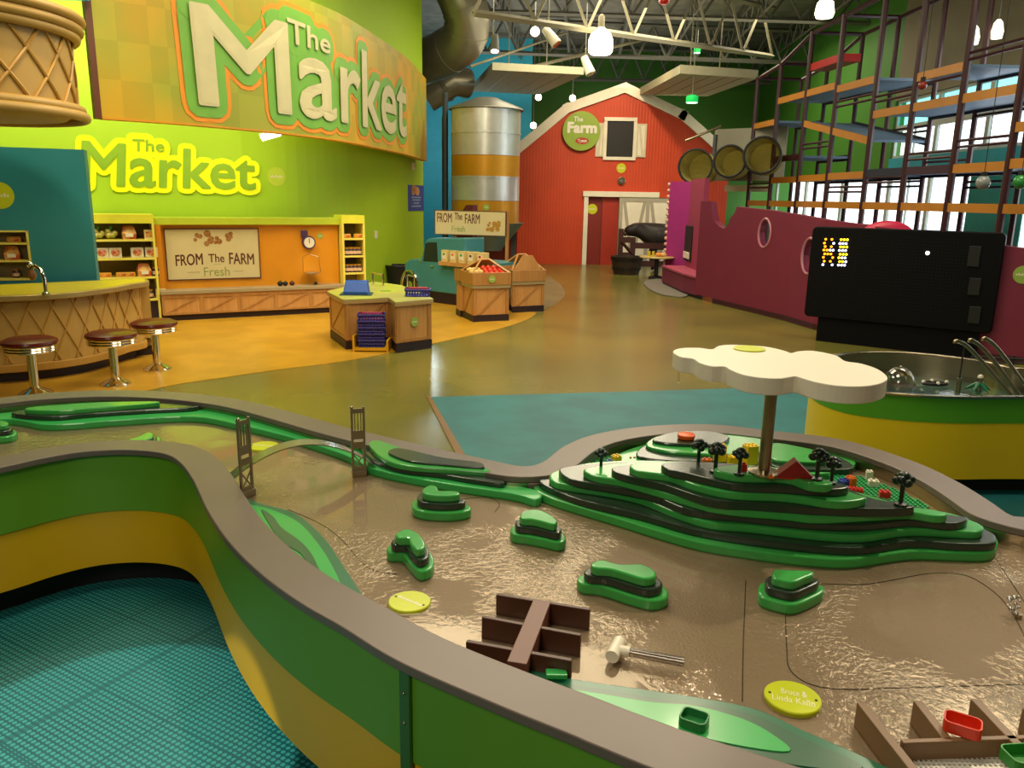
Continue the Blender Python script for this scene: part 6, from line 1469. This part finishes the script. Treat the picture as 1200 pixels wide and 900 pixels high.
# duct
m_du = mat('duct_grey', '#8f8a74', .35, metal=.55)
t = thing('air_duct', 'big round grey air duct bending down left of the truss', 'duct', tuple(D(540, 30, 12)))
pts = cr([tuple(D(536, -12, 15)), tuple(D(543, 5, 15)), tuple(D(548, 25, 15.1)), tuple(D(541, 48, 15.3)), tuple(D(518, 64, 15.6)), tuple(D(485, 76, 16)), tuple(D(450, 82, 16.4))], 5)
MB().tube(pts, .40, 20).out('elbow', m_du, t, smooth=True)
for k in (6, 12, 18, 24): MB().tube(pts[k:k+2], .412, 20).out('joint_band', m_du, t, smooth=True)
t = thing('air_duct', 'second air duct branch dipping behind the white ceiling panel', 'duct', tuple(D(535, 90, 16)))
MB().tube([D(500, 115, 17.4), D(530, 96, 17.4), D(548, 98, 17.6)], .3, 16).out('branch', m_du, t, smooth=True); MB().tube([D(519, 103, 17.4), D(523, 100.5, 17.4)], .315, 16).out('joint_band', m_du, t, smooth=True)
# white ceiling panels
m_cp2 = mat('acoustic_panel', '#b9b394', .7, scale=10)
def cpanel(px, z, lab, w):
    P = [G(x, y, z).xy for x, y in px]; t = thing('ceiling_panel', lab, 'ceiling panel', (P[0].x, P[0].y, z))
    o = MB().prism([tuple(p) for p in P], z, z+w).out('panel', m_cp2, t)
    mb = MB(); n = 5
    for k in range(1, n):
        a = P[0].lerp(P[1], k/n); b = P[3].lerp(P[2], k/n); mb.tube([(a.x, a.y, z-.002), (b.x, b.y, z-.002)], .008, 4)
    mb.out('joint_lines', mat('joint_grey', '#8c876c', .7), t)
    for p in (P[0]*.7+P[2]*.3, P[1]*.7+P[3]*.3): MB().tube([(p.x, p.y, z+w), (p.x, p.y, 5.5)], .012, 5).out('hanger', m_ts, t)
cpanel([(577, 82), (684, 87.5), (632, 111), (553, 107)], 3.75, 'white hanging ceiling panel left of the barn peak', .13)
cpanel([(797, 86), (888, 92), (829, 113), (750, 111)], 3.75, 'white hanging ceiling panel right of the barn peak', .15)
# pendant
q = D(704, 48, 13.0); t = thing('pendant_lamp', 'bright glowing pendant lamp hanging above the truss', 'lamp', tuple(q))
MB().lathe((q.x, q.y, q.z), [(.15, -.19), (.185, -.15), (.19, 0), (.15, .1), (.07, .17), (.05, .19)], 24).out('lamp_shade', glow('pendant_glow', '#fff2cc', 7), t, smooth=True)
MB().lathe((q.x, q.y, q.z), [(.05, .18), (.05, .34), (.02, .38)], 14).out('socket', m_ts, t, smooth=True); MB().tube([q+Vector((0, 0, .37)), (q.x, q.y, 5.6)], .006, 5).out('cord', m_black, t)
q = D(967, 8, 11.0); t = thing('pendant_lamp', 'bright pendant lamp at the top edge right of the trusses', 'lamp', tuple(q))
MB().lathe((q.x, q.y, q.z), [(.1, -.13), (.12, -.08), (.1, .05), (.04, .1)], 20).out('lamp_shade', glow('pendant_glow', '#fff2cc', 7), t, smooth=True); MB().tube([q+Vector((0, 0, .09)), (q.x, q.y, 5.6)], .02, 8).out('stem', m_ts, t)
# track spots
def spot(x, y, Y, d, lab, lit=False, s=1.0):
    q = D(x, y, Y); t = thing('track_spotlight', lab, 'spotlight', tuple(q)); d = Vector(d).normalized()
    MB().tube([q-d*.14*s, q+d*.02*s, q+d*.16*s], [.06*s, .075*s, .085*s], 14).out('lamp_can', m_white if not lit else m_td, t, smooth=True)
    MB().tube([q+d*.158*s, q+d*.168*s], .07*s, 14).out('lens', glow('lens_lit', '#fff0c8', 10) if lit else m_steel, t, smooth=True)
    MB().tube([q-d*.02, q+Vector((-.03*s, 0, .16*s)), q+Vector((-.03*s, 0, .26*s))], .012, 6).out('yoke', m_ts, t)
    MB().tube([q+Vector((-.03*s, 0, .25*s)), (q.x-.03*s, q.y, 5.6)], .008, 5).out('stem', m_td, t)
spot(645, 42, 13, (.6, -.2, -.75), 'cream track spotlight left of the pendant lamp, tilted right')
spot(688, 76, 14, (.35, -.2, -.8), 'cream track spotlight below the pendant lamp')
spot(580, 50, 12.5, (0, -.3, -1), 'small lit track spotlight beside the air duct', True, .8)
for x, y, Y, l in ((627, 37, 14, 'round bright bulb left of the cream spotlights'), (631, 114, 21, 'round bright bulb left of the barn roof, first'), (671, 115, 21, 'round bright bulb behind the barn roof slope, second'), (625, 147, 20, 'small bulb at the left eave of the barn')):
    q = D(x, y, Y); t = thing('round_bulb', l, 'lamp', tuple(q)); r = 5.0/930*Y*(1 if Y < 20 else .7)
    MB().ball(q, r, 14, 10).out('bulb', glow('bulb_glow', '#fff4d8', 9), t, smooth=True); MB().tube([q+Vector((0, 0, r*.9)), (q.x, q.y, 5.6)], .01, 5).out('cord', m_td, t)
for x, y, Y, l in ((811, 117, 15.5, 'green lit lamp under the right white ceiling panel'), (817, 59, 18, 'small green lamp high between the trusses')):
    q = D(x, y, Y); t = thing('green_lamp', l, 'lamp', tuple(q)); s = .8 if y > 100 else .5
    MB().lathe((q.x, q.y, q.z), [(.12*s, -.05), (.14*s, -.03), (.14*s, .06), (.05*s, .09)], 20).out('shade', glow('green_glow', '#0fb050', .8), t, smooth=True); MB().lathe((q.x, q.y, q.z-.055), [(.13*s, 0), (.13*s, .006)], 18).out('lens', glow('green_lens', '#c8ffd8', 3), t); MB().tube([q+Vector((0, 0, .08)), (q.x, q.y, 5.6)], .008, 5).out('cord', m_td, t)
q = D(778, 1, 12.5); t = thing('red_sprinkler', 'small red object hanging from the truss at the top edge', 'sprinkler', tuple(q))
MB().lathe((q.x, q.y, q.z), [(.04, -.05), (.075, -.02), (.075, .05), (.03, .08)], 14).out('body', mrd, t, smooth=True); MB().tube([q+Vector((0, 0, .07)), (q.x, q.y, 5.6)], .01, 5).out('stem', m_td, t)
for x, y, Y, l in ((1141, 42, 12, 'clear glass lamp left of a pair high at right'), (1169, 35, 12, 'clear glass lamp right of a pair high at right')):
    q = D(x, y, Y-1.5); t = thing('glass_lamp', l, 'lamp', tuple(q)); MB().lathe((q.x, q.y, q.z), [(.06, -.1), (.07, -.02), (.05, .08), (.02, .12)], 16).out('shade', glow('glass_glow', '#fff0d0', 2.0), t, smooth=True); MB().tube([q+Vector((0, 0, .11)), (q.x, q.y, 5.6)], .006, 5).out('cord', m_td, t)
# ================================================================== LIGHTS
def light(kind, loc, energy, col=(1, .86, .62), size=.3, target=None, angle=60, blend=.5, shape=None):
    l = bpy.data.lights.new(kind.lower()+'_light', kind); l.energy = energy; l.color = col
    if kind == 'AREA': l.size = size
    elif kind == 'SPOT': l.spot_size = math.radians(angle); l.spot_blend = blend; l.shadow_soft_size = size
    else: l.shadow_soft_size = size
    o = bpy.data.objects.new(kind.lower()+'_light', l); C.objects.link(o); o.location = loc
    if target is not None: o.rotation_euler = (Vector(target)-Vector(loc)).to_track_quat('-Z', 'Y').to_euler()
    return o
W_ = (1, .83, .50)
for loc, e, s in (((0, 2.5, 5.3), 95, 2), ((0, 8, 5.0), 230, 3), ((1.5, 14, 4.6), 200, 3), ((4.5, 7, 5.0), 120, 2), ((4.5, 18, 5.0), 160, 3), ((-3.5, 4, 5.2), 100, 2)):
    light('AREA', loc, e, (1, .88, .64), s, (loc[0], loc[1], 0))
light('SPOT', (3.2, 3.4, 4.4), 430, (1, .84, .60), .06, (1.25, 1.6, .4), 40, .6)
light('SPOT', (1.6, 6.2, 4.4), 150, (1, .84, .60), .06, (.6, 2.1, .5), 34, .5)
light('SPOT', (-1.6, 5.2, 4.2), 110, (1, .84, .6), .06, (-.6, 3.0, .5), 36, .5)
light('SPOT', (-1.3, -1.4, 4.6), 1100, (1, .97, .80), .015, (-1.12, 1.70, 0), 11.5, .05)
light('SPOT', (-4.9, 7.6, 3.9), 160, W_, .1, (-4.9, 9.6, 1.6), 80, .8)
light('SPOT', (-2.4, 4.6, 4.4), 230, W_, .1, (-4.3, 6.9, 1.1), 62, .7)  # added spot, brightens the teal partition, bar and stools
light('AREA', (-1.4, -1.6, 3.4), 60, (1, .9, .7), 1.2, (-.6, 2, .3))  # added fill behind the camera for the near table sides
light('AREA', (-4.2, 7.9, 4.2), 95, (1, .9, .55), 2.2, (-4.4, 9.9, 1.6))  # added area light behind the fascia, lifts the lime wall
light('AREA', (-2.4, 8.8, 4.0), 22, (1, .9, .6), 1.2, (-3.2, 10.4, 1.2))
light('SPOT', (-2.9, 8.7, 2.7), 45, W_, .1, (-3.2, 9.9, 1.2), 80, .8)
light('SPOT', (-.6, 7.2, 4.9), 260, W_, .1, (-1.2, 9.5, 0), 50, .7)
light('AREA', (-.5, 5.0, 4.6), 60, W_, 1.5, (-2.6, 8.0, 3.0))
light('SPOT', (2.2, 14.8, 4.7), 420, (1, .75, .45), .1, (2.4, 18.6, 2.8), 60, .8)
light('SPOT', (3.0, 12.0, 4.9), 260, W_, .1, (2.4, 18.0, .4), 40, .7)
light('SPOT', (-.5, 12.2, 4.8), 160, W_, .1, (-.5, 14.0, 2.6), 50, .6)
light('SPOT', (2.5, 3.2, 4.6), 110, (1, .84, .6), .08, (2.9, 4.4, .4), 40, .6)
light('SPOT', (2.2, 7.5, 4.9), 150, (1, .8, .6), .1, (3.8, 10.0, .8), 50, .7)
light('AREA', (6.6, 10.5, 2.2), 90, (.9, .95, 1), 3, (3, 10.5, 1.4))
light('POINT', (-2.0, 20, 3.0), 90, (.8, .95, 1), .3)  # added point light to brighten the teal back wall
light('AREA', (1.5, 15, 3.9), 60, (1, .9, .75), 4, (1.5, 15, 6))  # added uplight, brightens the ceiling from below
light('AREA', (1.0, 20, 3.9), 60, (1, .9, .75), 4, (1.0, 20, 6))  # added ceiling uplight, farther back
light('AREA', (2.0, 10, 4.0), 35, (1, .9, .75), 3, (2.0, 10, 6))  # added ceiling uplight, nearer the camera
# world
w = bpy.data.worlds.new('world'); bpy.context.scene.world = w; w.use_nodes = True
bg = w.node_tree.nodes['Background']; bg.inputs[0].default_value = (.92, .96, 1, 1); bg.inputs[1].default_value = 3.0
# camera
cam = bpy.data.cameras.new('camera'); co = bpy.data.objects.new('camera', cam); C.objects.link(co)
cam.sensor_width = 36; cam.lens = f/1200*36; cam.clip_start = .02; cam.clip_end = 200
M = Matrix((Rv, Uv, -Fv)).transposed().to_4x4(); M.translation = Vector((0, 0, CH)); co.matrix_world = M
sc_ = bpy.context.scene; sc_.camera = co
sc_.view_settings.view_transform = 'Standard'; sc_.view_settings.look = 'None'; sc_.view_settings.exposure = 0
sc_.cycles.max_bounces = 6; sc_.cycles.transparent_max_bounces = 12; sc_.cycles.sample_clamp_indirect = 4
